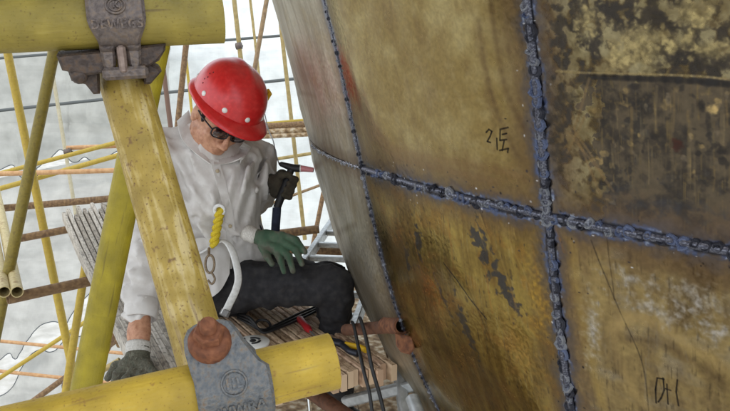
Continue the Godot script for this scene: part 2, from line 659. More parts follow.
func tx(deg: float) -> float: return (A0 - deg) / (A0 - A1) * TW
func ty(y: float) -> float: return (Y0 - y) / (Y0 - Y1) * TH
func tpx(px: float, py: float) -> Vector2:
	var h := H(px, py)
	return Vector2(tx(h.x), ty(h.y))

func put(i: int, c: Color, a: float) -> void:
	var j := i * 3
	tex_rgb[j] = int(lerpf(tex_rgb[j], c.r * 255.0, a))
	tex_rgb[j + 1] = int(lerpf(tex_rgb[j + 1], c.g * 255.0, a))
	tex_rgb[j + 2] = int(lerpf(tex_rgb[j + 2], c.b * 255.0, a))

# a ragged stain; centre and size in texture pixels
func stain(c: Vector2, rx: float, ry: float, turn: float, color: Color, strength: float, ragged := 1.2, soft := 0.25, metal := -1.0) -> void:
	var R := maxf(rx, ry) * 1.6
	var ca := cos(turn)
	var sa := sin(turn)
	for y in range(maxi(int(c.y - R), 0), mini(int(c.y + R), TH)):
		for x in range(maxi(int(c.x - R), 0), mini(int(c.x + R), TW)):
			var dx := x - c.x
			var dy := y - c.y
			var u := (dx * ca + dy * sa) / rx
			var v := (-dx * sa + dy * ca) / ry
			var e := 1.0 - sqrt(u * u + v * v)
			if e < -0.6:
				continue
			var i := y * TW + x
			var a := smoothstep(0.0, 1.0, (e + (tex_n[i] / 255.0 - 0.5) * ragged + (tex_f[i] / 255.0 - 0.5) * 0.5) / (soft * 2.2)) * strength
			if a > 0.0:
				a *= 0.55 + 0.45 * clampf(tex_f[i] / 150.0, 0, 1)
				put(i, color * (0.75 + 0.5 * tex_f[i] / 255.0), a)
				if metal >= 0.0:
					tex_metal[i] = int(lerpf(tex_metal[i], metal * 255.0, a))

func stroke(pts: Array, width: float, color: Color, strength: float, soft := 1.0, rise := 0) -> void:
	for k in pts.size() - 1:
		var a: Vector2 = pts[k]
		var b: Vector2 = pts[k + 1]
		var lo := a.min(b) - Vector2.ONE * (width + soft + 1)
		var hi := a.max(b) + Vector2.ONE * (width + soft + 1)
		for y in range(maxi(int(lo.y), 0), mini(int(hi.y) + 1, TH)):
			for x in range(maxi(int(lo.x), 0), mini(int(hi.x) + 1, TW)):
				var q := Vector2(x, y)
				var d := Geometry2D.get_closest_point_to_segment(q, a, b).distance_to(q)
				var al := clampf((width - d) / soft, 0, 1) * strength
				if al > 0.0:
					var i := y * TW + x
					put(i, color, al * (0.6 + 0.4 * tex_n[i] / 255.0))
					if rise != 0:
						tex_bump[i] = clampi(tex_bump[i] + int(rise * al), 0, 255)

func pxs(a: Array) -> Array:
	var out := []
	for q in a:
		out.append(tpx(q[0], q[1]))
	if out.size() < 4:
		return out
	var fine := []
	for i in out.size() - 1:
		for k in 5:
			fine.append((out[i] as Vector2).cubic_interpolate(out[i + 1], out[maxi(i - 1, 0)], out[mini(i + 2, out.size() - 1)], k / 5.0))
	fine.append(out[-1])
	return fine

func pen(a: Array) -> Array:
	var out := []
	for q in a:
		out.append(tpx(q[0], q[1]))
	return out

func paint_hull() -> StandardMaterial3D:
	var n1 := field(11, TW, TH, 0.0035, 4)
	var n2 := field(12, TW, TH, 0.013, 4)
	var n3 := field(13, TW, TH, 0.09, 3)
	var n4 := field(14, TW, TH, 0.022, 4)
	var sv := streak_field(15, TW, TH, 0.03, 1, 9, 4)
	var sf := streak_field(16, TW, TH, 0.16, 1, 16, 3)
	var hz := streak_field(17, TW, TH, 0.03, 5, 1, 4)
	tex_n = field(18, TW, TH, 0.045, 5)
	tex_f = n3
	tex_rgb = PackedByteArray(); tex_rgb.resize(TW * TH * 3)
	tex_rough = PackedByteArray(); tex_rough.resize(TW * TH)
	tex_metal = PackedByteArray(); tex_metal.resize(TW * TH)
	tex_bump = PackedByteArray(); tex_bump.resize(TW * TH)
	var xl := tx(seam_left)
	var xm := tx(seam_main)
	var ys := ty(seam_y)
	var yp := ty(0.868)
	var xp := tx(138.6)
	var m2 := 868.0
	for y in TH:
		for x in TW:
			var i := y * TW + x
			var a := n1[i] / 255.0
			var b := n2[i] / 255.0
			var f := n3[i] / 255.0
			var s := sv[i] / 255.0
			var g := sf[i] / 255.0
			var q := n4[i] / 255.0
			var t := tex_n[i] / 255.0
			var up := y < ys + (b - 0.5) * 5.0
			var c: Vector3
			var ro := 0.15 + 0.13 * b
			var me := 0.9
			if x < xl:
				c = Vector3(190, 182, 164).lerp(Vector3(160, 150, 130), smoothstep(0.3, 0.75, a * 0.6 + s * 0.4))  # edge strip: grazing sky reflection painted in as a paler, greyer base
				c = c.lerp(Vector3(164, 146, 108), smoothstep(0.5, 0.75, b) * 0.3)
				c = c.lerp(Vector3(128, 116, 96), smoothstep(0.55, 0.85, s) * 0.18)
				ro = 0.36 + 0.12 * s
			elif x < xm:
				if up:
					c = Vector3(166, 149, 102).lerp(Vector3(142, 121, 74), smoothstep(0.3, 0.72, a * 0.7 + b * 0.3))
					c = c.lerp(Vector3(116, 94, 62), smoothstep(0.5, 0.8, s * 0.6 + b * 0.45) * 0.3)
					c = c.lerp(Vector3(180, 166, 126), smoothstep(0.5, 0.8, q) * 0.2)
					c = c.lerp(Vector3(84, 68, 44), smoothstep(0.62, 0.72, t * 0.6 + f * 0.45) * 0.18)
				else:
					c = Vector3(158, 134, 68).lerp(Vector3(120, 97, 48), smoothstep(0.32, 0.75, a * 0.45 + s * 0.55))
					c = c.lerp(Vector3(146, 102, 46), smoothstep(0.5, 0.78, b) * 0.4)
					c = c.lerp(Vector3(172, 156, 106), smoothstep(0.55, 0.8, g * 0.6 + q * 0.4) * 0.4)
					c = c.lerp(Vector3(60, 48, 32), smoothstep(0.60, 0.78, g * 0.5 + t * 0.5) * 0.5)
			elif up:
				if y > yp + (b - 0.5) * 6.0 and (x > xp + (b - 0.5) * 60.0 + (t - 0.5) * 40.0):
					c = Vector3(92, 80, 62).lerp(Vector3(54, 47, 40), smoothstep(0.35, 0.7, b * 0.6 + t * 0.4))
					c = c.lerp(Vector3(122, 102, 62), smoothstep(0.56, 0.78, g * 0.6 + t * 0.4) * 0.6)
					c = c.lerp(Vector3(104, 98, 90), smoothstep(0.55, 0.76, q * 0.4 + t * 0.6) * 0.4)
					c = c.lerp(Vector3(32, 29, 28), smoothstep(0.56, 0.74, q * 0.7 + f * 0.3) * 0.6)
					c = c.lerp(Vector3(126, 104, 58), smoothstep(0.60, 0.76, f * 0.5 + b * 0.5) * 0.3)
					ro = 0.40 + 0.25 * t
					me = 0.55
				else:
					c = Vector3(156, 144, 110).lerp(Vector3(116, 100, 68), smoothstep(0.25, 0.75, b * 0.6 + t * 0.4))
					var k := smoothstep(0.54, 0.72, q * 0.55 + t * 0.35 + f * 0.1)
					c = c.lerp(Vector3(76, 60, 38), smoothstep(0.46, 0.58, q * 0.55 + t * 0.35 + f * 0.1) * 0.6)
					c = c.lerp(Vector3(46, 40, 33), k * 0.85)
					c = c.lerp(Vector3(156, 148, 122), smoothstep(0.58, 0.42, q + (f - 0.5) * 0.3) * smoothstep(0.45, 0.7, a) * 0.5)
					me = 0.8 - 0.35 * k
					ro += 0.15 * k
			else:
				c = Vector3(154, 132, 86).lerp(Vector3(118, 99, 68), smoothstep(0.3, 0.75, a * 0.6 + s * 0.4))
				c = c.lerp(Vector3(146, 140, 134), smoothstep(0.46, 0.85, b * 0.6 + hz[i] / 255.0 * 0.4) * 0.4)
				c = c.lerp(Vector3(172, 150, 98), smoothstep(0.52, 0.8, q) * 0.35)
				c = c.lerp(Vector3(62, 52, 38), smoothstep(0.60, 0.78, g * 0.55 + t * 0.45) * 0.4)
			# heat colours and grinding beside the welds
			var wob := (b - 0.5) * 0.03 + (t - 0.5) * 0.02
			var dl := absf(x - xl) / m2
			var dm := absf(x - xm) / m2
			var dh := absf(y - ys) / m2
			var dmain := minf(dm, dh + (0.028 if x < xl else 0.0))
			var dd := dmain + wob
			if dd < 0.09:
				c = c.lerp(Vector3(98, 76, 56), smoothstep(0.08, 0.025, dd) * 0.55)
				c = c.lerp(Vector3(82, 76, 80), smoothstep(0.036, 0.014, dd) * (0.35 + 0.5 * t))
				c = c.lerp(Vector3(84, 98, 138), smoothstep(0.019, 0.011, dmain + wob * 0.5 + (f - 0.5) * 0.010) * smoothstep(0.30, 0.62, q * 0.6 + t * 0.4) * 0.85)
				c = c.lerp(Vector3(186, 196, 214), smoothstep(0.014, 0.009, dmain + (f - 0.5) * 0.012) * smoothstep(0.52, 0.7, t) * 0.6)
				c = c.lerp(Vector3(40, 40, 46), smoothstep(0.012, 0.007, dmain + wob * 0.2) * 0.85)
			var d2 := dl + wob * 0.5
			if d2 < 0.05:
				c = c.lerp(Vector3(96, 82, 66), clampf((0.05 - d2) / 0.04, 0, 1) * 0.6)
				c = c.lerp(Vector3(132, 142, 166), smoothstep(0.022, 0.008, d2) * clampf(0.2 + t, 0, 1))
				c = c.lerp(Vector3(196, 202, 212), smoothstep(0.011, 0.004, dl) * smoothstep(0.45, 0.7, f * 0.5 + t * 0.5) * 0.8)
				c = c.lerp(Vector3(48, 48, 52), clampf((0.0035 - dl) / 0.002, 0, 1) * 0.5)
			c *= 0.85 + 0.18 * f
			tex_rgb[i * 3] = clampi(int(c.x), 0, 255)
			tex_rgb[i * 3 + 1] = clampi(int(c.y), 0, 255)
			tex_rgb[i * 3 + 2] = clampi(int(c.z), 0, 255)
			tex_rough[i] = int(clampf(ro + (f - 0.5) * 0.12, 0, 1) * 255)
			tex_metal[i] = int(me * 255)
			tex_bump[i] = int((0.3 * t + 0.2 * f + 0.25 * b + 0.25 * s) * 255)
	print("hull base painted ", Time.get_ticks_msec())
	var soot := col(42, 36, 30)
	var dark := col(62, 50, 36)
	# flecks drawn out along the lower middle panel
	for d in [[486, 252, 14, 34, -0.25], [500, 278, 12, 30, -0.35], [512, 300, 14, 24, -0.2], [476, 238, 10, 18, -0.3], [506, 290, 7, 26, -0.1], [418, 242, 12, 30, 0.1], [408, 258, 9, 26, 0.15], [468, 330, 12, 40, -0.2], [446, 300, 6, 34, -0.35]]:
		stain(tpx(d[0], d[1]), d[2] * 1.25, d[3] * 1.6, d[4], soot, 1.0, 2.4, 0.32, 0.4)
	for d in [[432, 286, 60, 90, 0.1, 150, 84, 22], [400, 232, 50, 60, 0.0, 140, 96, 36], [520, 350, 60, 110, -0.1, 156, 124, 56], [455, 372, 50, 80, 0.1, 116, 76, 22], [540, 300, 30, 110, 0.0, 168, 132, 36]]:
		stain(tpx(d[0], d[1]), d[2], d[3], d[4], col(d[5] * 1.15, d[6] * 1.12, d[7] * 1.3), 0.65, 1.0, 0.8)
	stroke(pxs([[445, 262], [460, 280], [474, 300], [488, 318]]), 2.2, soot, 0.8)
	stroke(pxs([[440, 248], [446, 288]]), 1.2, col(190, 170, 120), 0.6)
	stroke(pxs([[590, 240], [612, 300], [640, 360], [648, 411]]), 1.6, soot, 0.55)
	stroke(pxs([[606, 238], [611, 300]]), 1.4, dark, 0.6)
	# brown flow lines where the heat ran along the upper middle panel
	for L in [[[366, 92], [374, 122], [392, 146], [430, 158], [474, 164], [520, 176]], [[372, 130], [392, 154], [440, 168], [500, 182]], [[350, 60], [362, 110], [372, 140]]]:
		stroke(pxs(L), 24.0, col(104, 74, 46), 0.14, 24.0)
		stroke(pxs(L), 10.0, col(88, 60, 40), 0.18, 10.0)
		stroke(pxs(L), 6.0, col(184, 158, 112), 0.10, 6.0)
	for L in [[[492, 0], [496, 40], [506, 90], [524, 130]], [[504, 0], [508, 50], [520, 100]], [[480, 20], [486, 70], [500, 120], [520, 160]]]:
		stroke(pxs(L), 18.0, col(92, 70, 48), 0.14, 18.0)
		stroke(pxs(L), 7.0, col(70, 52, 38), 0.2, 7.0)
	# upper right: blackened scale with bare islands, and the scraped dark patch below
	for d in [[650, 12, 46, 26, 0.2], [690, 40, 40, 40, 0.0], [620, 22, 28, 20, 0.3], [585, 8, 18, 60, 0.0], [708, 62, 40, 16, 0.1], [668, 58, 26, 22, 0.0], [560, 40, 14, 50, 0.1], [600, 50, 16, 16, 0.0]]:
		stain(tpx(d[0], d[1]), d[2] * 1.2, d[3] * 1.2, d[4], soot, 0.85, 2.2, 0.3, 0.35)
	for d in [[694, 14, 20, 16], [684, 40, 14, 12], [664, 36, 10, 8], [704, 18, 12, 14], [588, 20, 14, 22], [640, 48, 34, 26], [618, 60, 20, 18], [712, 48, 22, 12], [672, 46, 8, 8]]:
		stain(tpx(d[0], d[1]), d[2] * 1.25, d[3] * 1.25, 0.0, col(164, 148, 104), 0.8, 1.3, 0.35, 0.8)
	stroke(pxs([[556, 71], [600, 73], [650, 74], [700, 76], [729, 79]]), 2.2, col(150, 132, 92), 0.7, 1.2, 70)
	stroke(pxs([[590, 76], [640, 78], [700, 81], [729, 84]]), 5.0, col(30, 27, 26), 0.8, 3.0, -50)
	var rg := RandomNumberGenerator.new()
	rg.seed = 31
	for k in 54:
		var x0 := rg.randf_range(592, 735)
		var yy := rg.randf_range(82, 170)
		var ln := rg.randf_range(8, 46)
		stroke(pxs([[x0, yy], [x0 + rg.randf_range(-1, 1), yy + ln * 0.5], [x0 + rg.randf_range(-1.5, 1.5), yy + ln]]), rg.randf_range(0.9, 3.2), [col(132, 108, 66), col(112, 96, 70), col(40, 36, 34), col(150, 130, 92)][k % 4], rg.randf_range(0.15, 0.6), 1.8, 10)
	for k in 60:
		stain(tpx(rg.randf_range(588, 728), rg.randf_range(86, 205)), rg.randf_range(2, 9), rg.randf_range(2, 8), 0.0, [col(142, 120, 78), col(34, 30, 28), col(104, 92, 74)][k % 3], rg.randf_range(0.3, 0.8), 1.6, 0.3)
	for L in [[[566, 132], [590, 160], [612, 190]], [[572, 128], [600, 172]], [[584, 116], [566, 152]], [[590, 78], [576, 120], [562, 150]], [[560, 86], [572, 118]], [[556, 100], [580, 150], [600, 196]]]:
		stroke(pxs(L), 3.0, col(128, 104, 70), 0.6, 2.0, 40)
	stain(tpx(560, 110), 26, 60, 0.1, soot, 0.8, 1.8, 0.4, 0.4)
	stain(tpx(556, 150), 16, 40, 0.1, soot, 0.7, 1.8, 0.4, 0.4)
	stain(tpx(712, 108), 10, 9, 0.0, col(176, 150, 98), 0.9, 0.8, 0.3)
	stain(tpx(700, 106), 7, 10, 0.0, col(30, 26, 24), 0.9, 0.8, 0.3)
	stain(tpx(676, 146), 9, 12, 0.0, col(56, 28, 20), 0.9, 0.8, 0.3)
	stain(tpx(660, 205), 120, 20, 0.05, col(44, 44, 50), 0.6, 1.6, 0.6, 0.4)
	# lower right: pale swirl and grey bloom
	stroke(pxs([[612, 330], [624, 318], [650, 322], [690, 346], [729, 372]]), 16.0, col(182, 156, 106), 0.22, 15.0)
	stroke(pxs([[612, 330], [618, 360], [632, 390], [650, 411]]), 12.0, col(176, 150, 100), 0.22, 12.0)
	stroke(pxs([[620, 338], [660, 344], [700, 366], [729, 390]]), 14.0, col(74, 58, 42), 0.22, 14.0)
	for d in [[660, 312, 60, 20], [694, 300, 44, 26], [590, 330, 16, 70], [630, 280, 40, 14], [716, 332, 30, 20]]:
		stain(tpx(d[0], d[1]), d[2] * 1.3, d[3] * 1.3, 0.1, col(158, 154, 152), 0.75, 1.4, 0.6)
	stroke(pxs([[570, 240], [578, 300], [590, 360], [604, 411]]), 14.0, col(172, 142, 66), 0.22, 14.0)
	stroke(pxs([[316, 96], [300, 92], [290, 96]]), 10.0, col(112, 90, 58), 0.4, 9.0)
	stroke(pxs([[356, 224], [340, 232], [334, 244]]), 12.0, col(92, 74, 50), 0.4, 10.0)
	for k in 70:
		var x0 := rg.randf_range(395, 560)
		var yy := rg.randf_range(190, 395)
		var ln := rg.randf_range(10, 60)
		var lean := rg.randf_range(0.1, 0.45)
		stroke(pxs([[x0, yy], [x0 + ln * lean * 0.5, yy + ln * 0.5], [x0 + ln * lean, yy + ln]]), rg.randf_range(0.8, 4.0), [col(64, 48, 30), col(178, 150, 84), col(96, 66, 34), col(150, 96, 42)][k % 4], rg.randf_range(0.12, 0.45), 2.5)
	for k in 40:
		var x0 := rg.randf_range(600, 728)
		var yy := rg.randf_range(265, 400)
		stroke(pxs([[x0, yy], [x0 + rg.randf_range(-3, 10), yy + rg.randf_range(8, 40)]]), rg.randf_range(0.8, 3.5), [col(78, 62, 44), col(176, 154, 108), col(140, 132, 124)][k % 3], rg.randf_range(0.1, 0.35), 2.5)
	for k in 160:
		var q := Vector2(tx(seam_main) + rg.randfn(0, 28), ty(rg.randf_range(0.2, 1.1))) if k % 2 == 0 else Vector2(tx(rg.randf_range(133, 156)), ty(seam_y) + rg.randfn(0, 28))
		stain(q, rg.randf_range(1.0, 3.2), rg.randf_range(1.0, 3.2), 0.0, [col(36, 32, 32), col(60, 54, 56), col(190, 190, 196)][k % 3], 0.9, 0.4, 0.3)
	# marker pen writing
	var ink := col(20, 16, 14)
	for L in [[[487, 132], [489, 129], [492, 131], [491, 136], [488, 141], [492, 142]], [[497, 138], [498, 149]], [[500, 129], [508, 127]], [[500, 130], [500, 140], [507, 139]], [[503, 134], [507, 133]], [[500, 150], [509, 148], [508, 152]], [[504, 140], [503, 150]]]:
		stroke(pen(L), 1.7, ink, 1.0, 1.0)
	for L in [[[656, 378], [654, 390], [655, 403]], [[656, 378], [663, 379]], [[662, 378], [663, 390], [660, 398], [657, 402]], [[664, 389], [670, 390]], [[666, 384], [667, 404]], [[676, 380], [675, 392], [677, 406]]]:
		stroke(pen(L), 1.6, ink, 1.0, 1.0)
	print("hull stains painted ", Time.get_ticks_msec())
	var m := StandardMaterial3D.new()
	m.albedo_texture = image_of(tex_rgb, TW, TH)
	m.roughness_texture = ImageTexture.create_from_image(Image.create_from_data(TW, TH, false, Image.FORMAT_L8, tex_rough))
	m.metallic = 1.0
	m.metallic_texture = ImageTexture.create_from_image(Image.create_from_data(TW, TH, false, Image.FORMAT_L8, tex_metal))
	var im := Image.create_from_data(TW, TH, false, Image.FORMAT_L8, tex_bump)
	im.convert(Image.FORMAT_RGBA8)
	im.bump_map_to_normal_map(1.6)
	m.normal_enabled = true
	m.normal_texture = ImageTexture.create_from_image(im)
	m.normal_scale = 0.35
	return m

func build_hull() -> void:
	var hull := thing("metal_hull", "huge curved bronze-coloured shell of welded plates beside the scaffold", "hull", Vector3(AX, -1.6, AZ))
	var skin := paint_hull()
	var dent := FastNoiseLite.new()
	dent.seed = 5
	dent.frequency = 2.2
	dent.fractal_octaves = 3
	var cols := [126.0, 141.0, 156.3, 180.0, 210.0, 240.0, 270.0, 300.0, 330.0, 360.0, 390.0, 420.0, 450.0, 471.0, 486.0]
	var rows := [[-1.15, seam_y], [seam_y, 1.7]]
	for ci in cols.size() - 1:
		for rw in rows:
			var fine: bool = cols[ci] < 170.0
			var gap := 0.03
			var d0: float = cols[ci] + gap
			var d1: float = cols[ci + 1] - gap
			var y0: float = rw[0] + 0.001
			var y1: float = rw[1] - 0.001
			var nx := int((d1 - d0) / (0.55 if fine else 3.0))
			var ny := int((y1 - y0) / (0.022 if fine else 0.15))
			var st := S()
			var grid := []
			for j in ny + 1:
				var line := []
				for i in nx + 1:
					var dg := lerpf(d0, d1, float(i) / nx)
					var y := lerpf(y0, y1, float(j) / ny)
					var edge := minf(minf(i, nx - i), minf(j, ny - j)) / 4.0
					var out := 0.0
					if fine:
						var q := hull_p(dg, y)
						out = dent.get_noise_3dv(q) * 0.013 * clampf(edge, 0.15, 1) - 0.0025 * clampf(1.0 - edge, 0, 1)
					line.append([hull_p(dg, y, out), Vector2((A0 - dg) / (A0 - A1), (Y0 - y) / (Y0 - Y1))])
				grid.append(line)
			for j in ny:
				for i in nx:
					var a = grid[j][i]
					var b = grid[j][i + 1]
					var c = grid[j + 1][i + 1]
					var d = grid[j + 1][i]
					quad(st, a[0], d[0], c[0], b[0], a[1], d[1], c[1], b[1])
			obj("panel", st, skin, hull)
	# closing cone above and the keel below, out of the picture
	var cap := S()
	lathe(cap, [Vector2(hull_r(1.7), 1.702), Vector2(1.6, 2.3), Vector2(0.0, 2.6)], Transform3D(Basis(), Vector3(AX, 0, AZ)), 48)
	obj("shell_top", cap, M.bronze, hull)
	var kl := S()
	lathe(kl, [Vector2(hull_r(-1.15), -1.151), Vector2(hull_r(-1.4), -1.4), Vector2(0.05, -1.6)], Transform3D(Basis(), Vector3(AX, 0, AZ)), 32)
	obj("keel", kl, M.bronze, hull)
	# welds: a low ridge with overlapping ring-shaped beads
	var rng := RandomNumberGenerator.new()
	rng.seed = 77
	var kinds := []
	for v in 4:
		var b := S()
		var n := 10
		var prof := [[0.0, 0.0012 + 0.0012 * rng.randf()], [0.34, 0.0016], [0.66, 0.0046 + 0.001 * rng.randf()], [0.88, 0.0034], [1.05, -0.0016]]
		var wob := []
		for k in n: wob.append(1.0 + rng.randf_range(-0.13, 0.13))
		for i in prof.size() - 1:
			for k in n:
				var p := func(pi: int, kk: int) -> Vector3:
					var a := TAU * kk / n
					return Vector3(cos(a) * prof[pi][0] * wob[kk % n], prof[pi][1] * (1.0 + 0.25 * sin(a + v)), sin(a) * prof[pi][0] * wob[kk % n])
				quad(b, p.call(i, k), p.call(i, k + 1), p.call(i + 1, k + 1), p.call(i + 1, k))
		b.generate_normals()
		kinds.append(b.commit())
	var seams := []
	var ln := []
	var y := -0.30
	while y < 1.2:
		ln.append(Vector2(seam_main, y)); y += 0.0165
	seams.append([ln, 0.0100])
	ln = []
	var dg := 131.0
	while dg < 156.6:
		ln.append(Vector2(dg, seam_y)); dg += 0.42
	seams.append([ln, 0.0098])
	ln = []
	y = -0.24
	while y < 1.2:
		ln.append(Vector2(seam_left, y)); y += 0.0150
	seams.append([ln, 0.0048])
	ln = []
	dg = 156.6
	while dg < 171.0:
		ln.append(Vector2(dg, seam_y - 0.0009 * (dg - 156.0))); dg += 0.30
	seams.append([ln, 0.0040])
	for si in 4:
		var path := []
		for q in seams[si][0]: path.append(hull_p(q.x, q.y, -0.003 if si < 2 else -0.0028))
		var rd := S()
		sweep(rd, path, seams[si][1] * (0.75 if si < 2 else 0.62), 8)
		var ridge := obj("weld_seam", rd, M.weld_dark if si < 3 else M.weld, hull)
		for q in seams[si][0]:
			var jit := Vector2(rng.randf_range(-0.09, 0.09), rng.randf_range(-0.0045, 0.0045))
			var at := hull_p(q.x + jit.x, q.y + jit.y, 0.0)
			var nrm := (hull_p(q.x, q.y, 0.1) - hull_p(q.x, q.y)).normalized()
			var dy := (hull_p(q.x, q.y + 0.02) - hull_p(q.x, q.y - 0.02)).normalized()
			var side := dy.cross(nrm).normalized()
			var s: float = seams[si][1] * rng.randf_range(0.62, 1.12)
			var bs := Basis(dy, nrm.normalized(), side).rotated(nrm, rng.randf() * TAU)
			bs = bs.scaled_local(Vector3(s * rng.randf_range(0.8, 1.45), rng.randf_range(0.8, 1.2) * (0.9 if si < 2 else 0.4), s))
			var o := MeshInstance3D.new()
			o.name = "weld_bead"
			o.mesh = kinds[rng.randi() % 4]
			o.material_override = [M.weld, M.weld_blue, M.weld_dark, M.weld_blue, M.weld_dark, M.weld][rng.randi() % 6] if si < 2 else ([M.weld, M.weld_dark][rng.randi() % 2] if si == 2 else M.weld)
			ridge.add_child(o, true)
			o.transform = Transform3D(bs, at)
			o.position -= ridge.position + hull.position
	var pl := S()
	lathe(pl, [Vector2(0.55, GROUND_Y), Vector2(0.55, -1.45), Vector2(0.5, -1.42), Vector2(0.3, -1.42)], Transform3D(Basis(), Vector3(AX, 0, AZ)), 32)
	single("concrete_plinth", pl, M.concrete, "round grey concrete plinth under the bronze shell", "plinth")

# ---------- scaffold ----------
# a strip bent over a path of [y, z, x_left, x_right] in xf, with thickness: cast clamp caps, straps
func ribbon(st: SurfaceTool, xf: Transform3D, path: Array, th: float, bev := 0.002) -> void:
	var n := path.size()
	var rows := []
	for i in n:
		var a: Array = path[maxi(i - 1, 0)]
		var b: Array = path[mini(i + 1, n - 1)]
		var t := Vector2(b[0] - a[0], b[1] - a[1]).normalized()
		var nv := Vector2(t.y, -t.x)
		var p := Vector2(path[i][0], path[i][1])
		var o := p + nv * th
		var mid := p + nv * th * 0.65
		var xl: float = path[i][2]
		var xr: float = path[i][3]
		rows.append([Vector3(xl, p.x, p.y), Vector3(xl, mid.x, mid.y), Vector3(xl + bev, o.x, o.y), Vector3(xr - bev, o.x, o.y), Vector3(xr, mid.x, mid.y), Vector3(xr, p.x, p.y)])
	for i in n - 1:
		for k in 5:
			st.set_smooth_group(k + 1)
			quad(st, xf * rows[i][k], xf * rows[i + 1][k], xf * rows[i + 1][k + 1], xf * rows[i][k + 1])
		st.set_smooth_group(7)
		quad(st, xf * rows[i][5], xf * rows[i + 1][5], xf * rows[i + 1][0], xf * rows[i][0])
	st.set_smooth_group(-1)
	for e in [0, n - 1]:
		quad(st, xf * rows[e][0], xf * rows[e][1], xf * rows[e][4], xf * rows[e][5])
		quad(st, xf * rows[e][1], xf * rows[e][2], xf * rows[e][3], xf * rows[e][4])
	st.set_smooth_group(0)

func lettering(text: String, size: float, depth: float, xf: Transform3D, m: Material, parent: Node3D) -> void:
	var t := TextMesh.new()
	var f := SystemFont.new()
	f.font_names = PackedStringArray(["Droid Sans"])
	f.font_weight = 700
	t.font = f
	t.text = text
	t.font_size = 32
	t.pixel_size = size / 32.0
	t.depth = depth
	var o := MeshInstance3D.new()
	o.name = "lettering"
	o.mesh = t
	o.material_override = m
	parent.add_child(o, true)
	var off := Vector3.ZERO
	var n: Node = parent
	while n != self:
		off += (n as Node3D).position
		n = n.get_parent()
	o.transform = xf
	o.position -= off

func ring(st: SurfaceTool, xf: Transform3D, r: float, w: float) -> void:
	var pts := []
	for k in 25:
		var a := TAU * k / 24.0
		pts.append(xf * Vector3(cos(a) * r, sin(a) * r, 0))
	sweep(st, pts, w, 8, false)

func tube_thing(a: Vector3, b: Vector3, r: float, m: Material, label: String, called := "scaffold_tube", cat := "tube") -> void:
	var st := S()
	pipe(st, a, b, r, 0.0035, 16)
	single(called, st, m, label, cat, "scaffold tubes")

# right-angle clamp where two tubes meet: two half shells, a flap and its bolt
func clamp_thing(at: Vector3, d1: Vector3, d2: Vector3, r: float, label: String) -> void:
	var t := thing("scaffold_clamp", label, "clamp", at, "tube clamps of the scaffold")
	for k in 2:
		var fr := frame_of([d1, d2][k])
		var c: Vector3 = at if k == 0 else at + frame_of(d1).y * 0.0
		var st := S()
		lathe(st, [Vector2(r + 0.001, -0.03), Vector2(r + 0.008, -0.028), Vector2(r + 0.009, 0.0), Vector2(r + 0.008, 0.028), Vector2(r + 0.001, 0.03)], Transform3D(Basis(fr.x, fr.z, fr.y), c), 14)
		obj("shell", st, M.cast, t)
		var b := S()
		box(b, Transform3D(fr, c + fr.x * (r + 0.012)), Vector3(0.02, 0.03, 0.03), 0.003)
		sweep(b, [c + fr.x * (r + 0.014) - fr.y * 0.03, c + fr.x * (r + 0.014) + fr.y * 0.035], 0.007, 6)
		obj("bolt", b, M.cast, t)

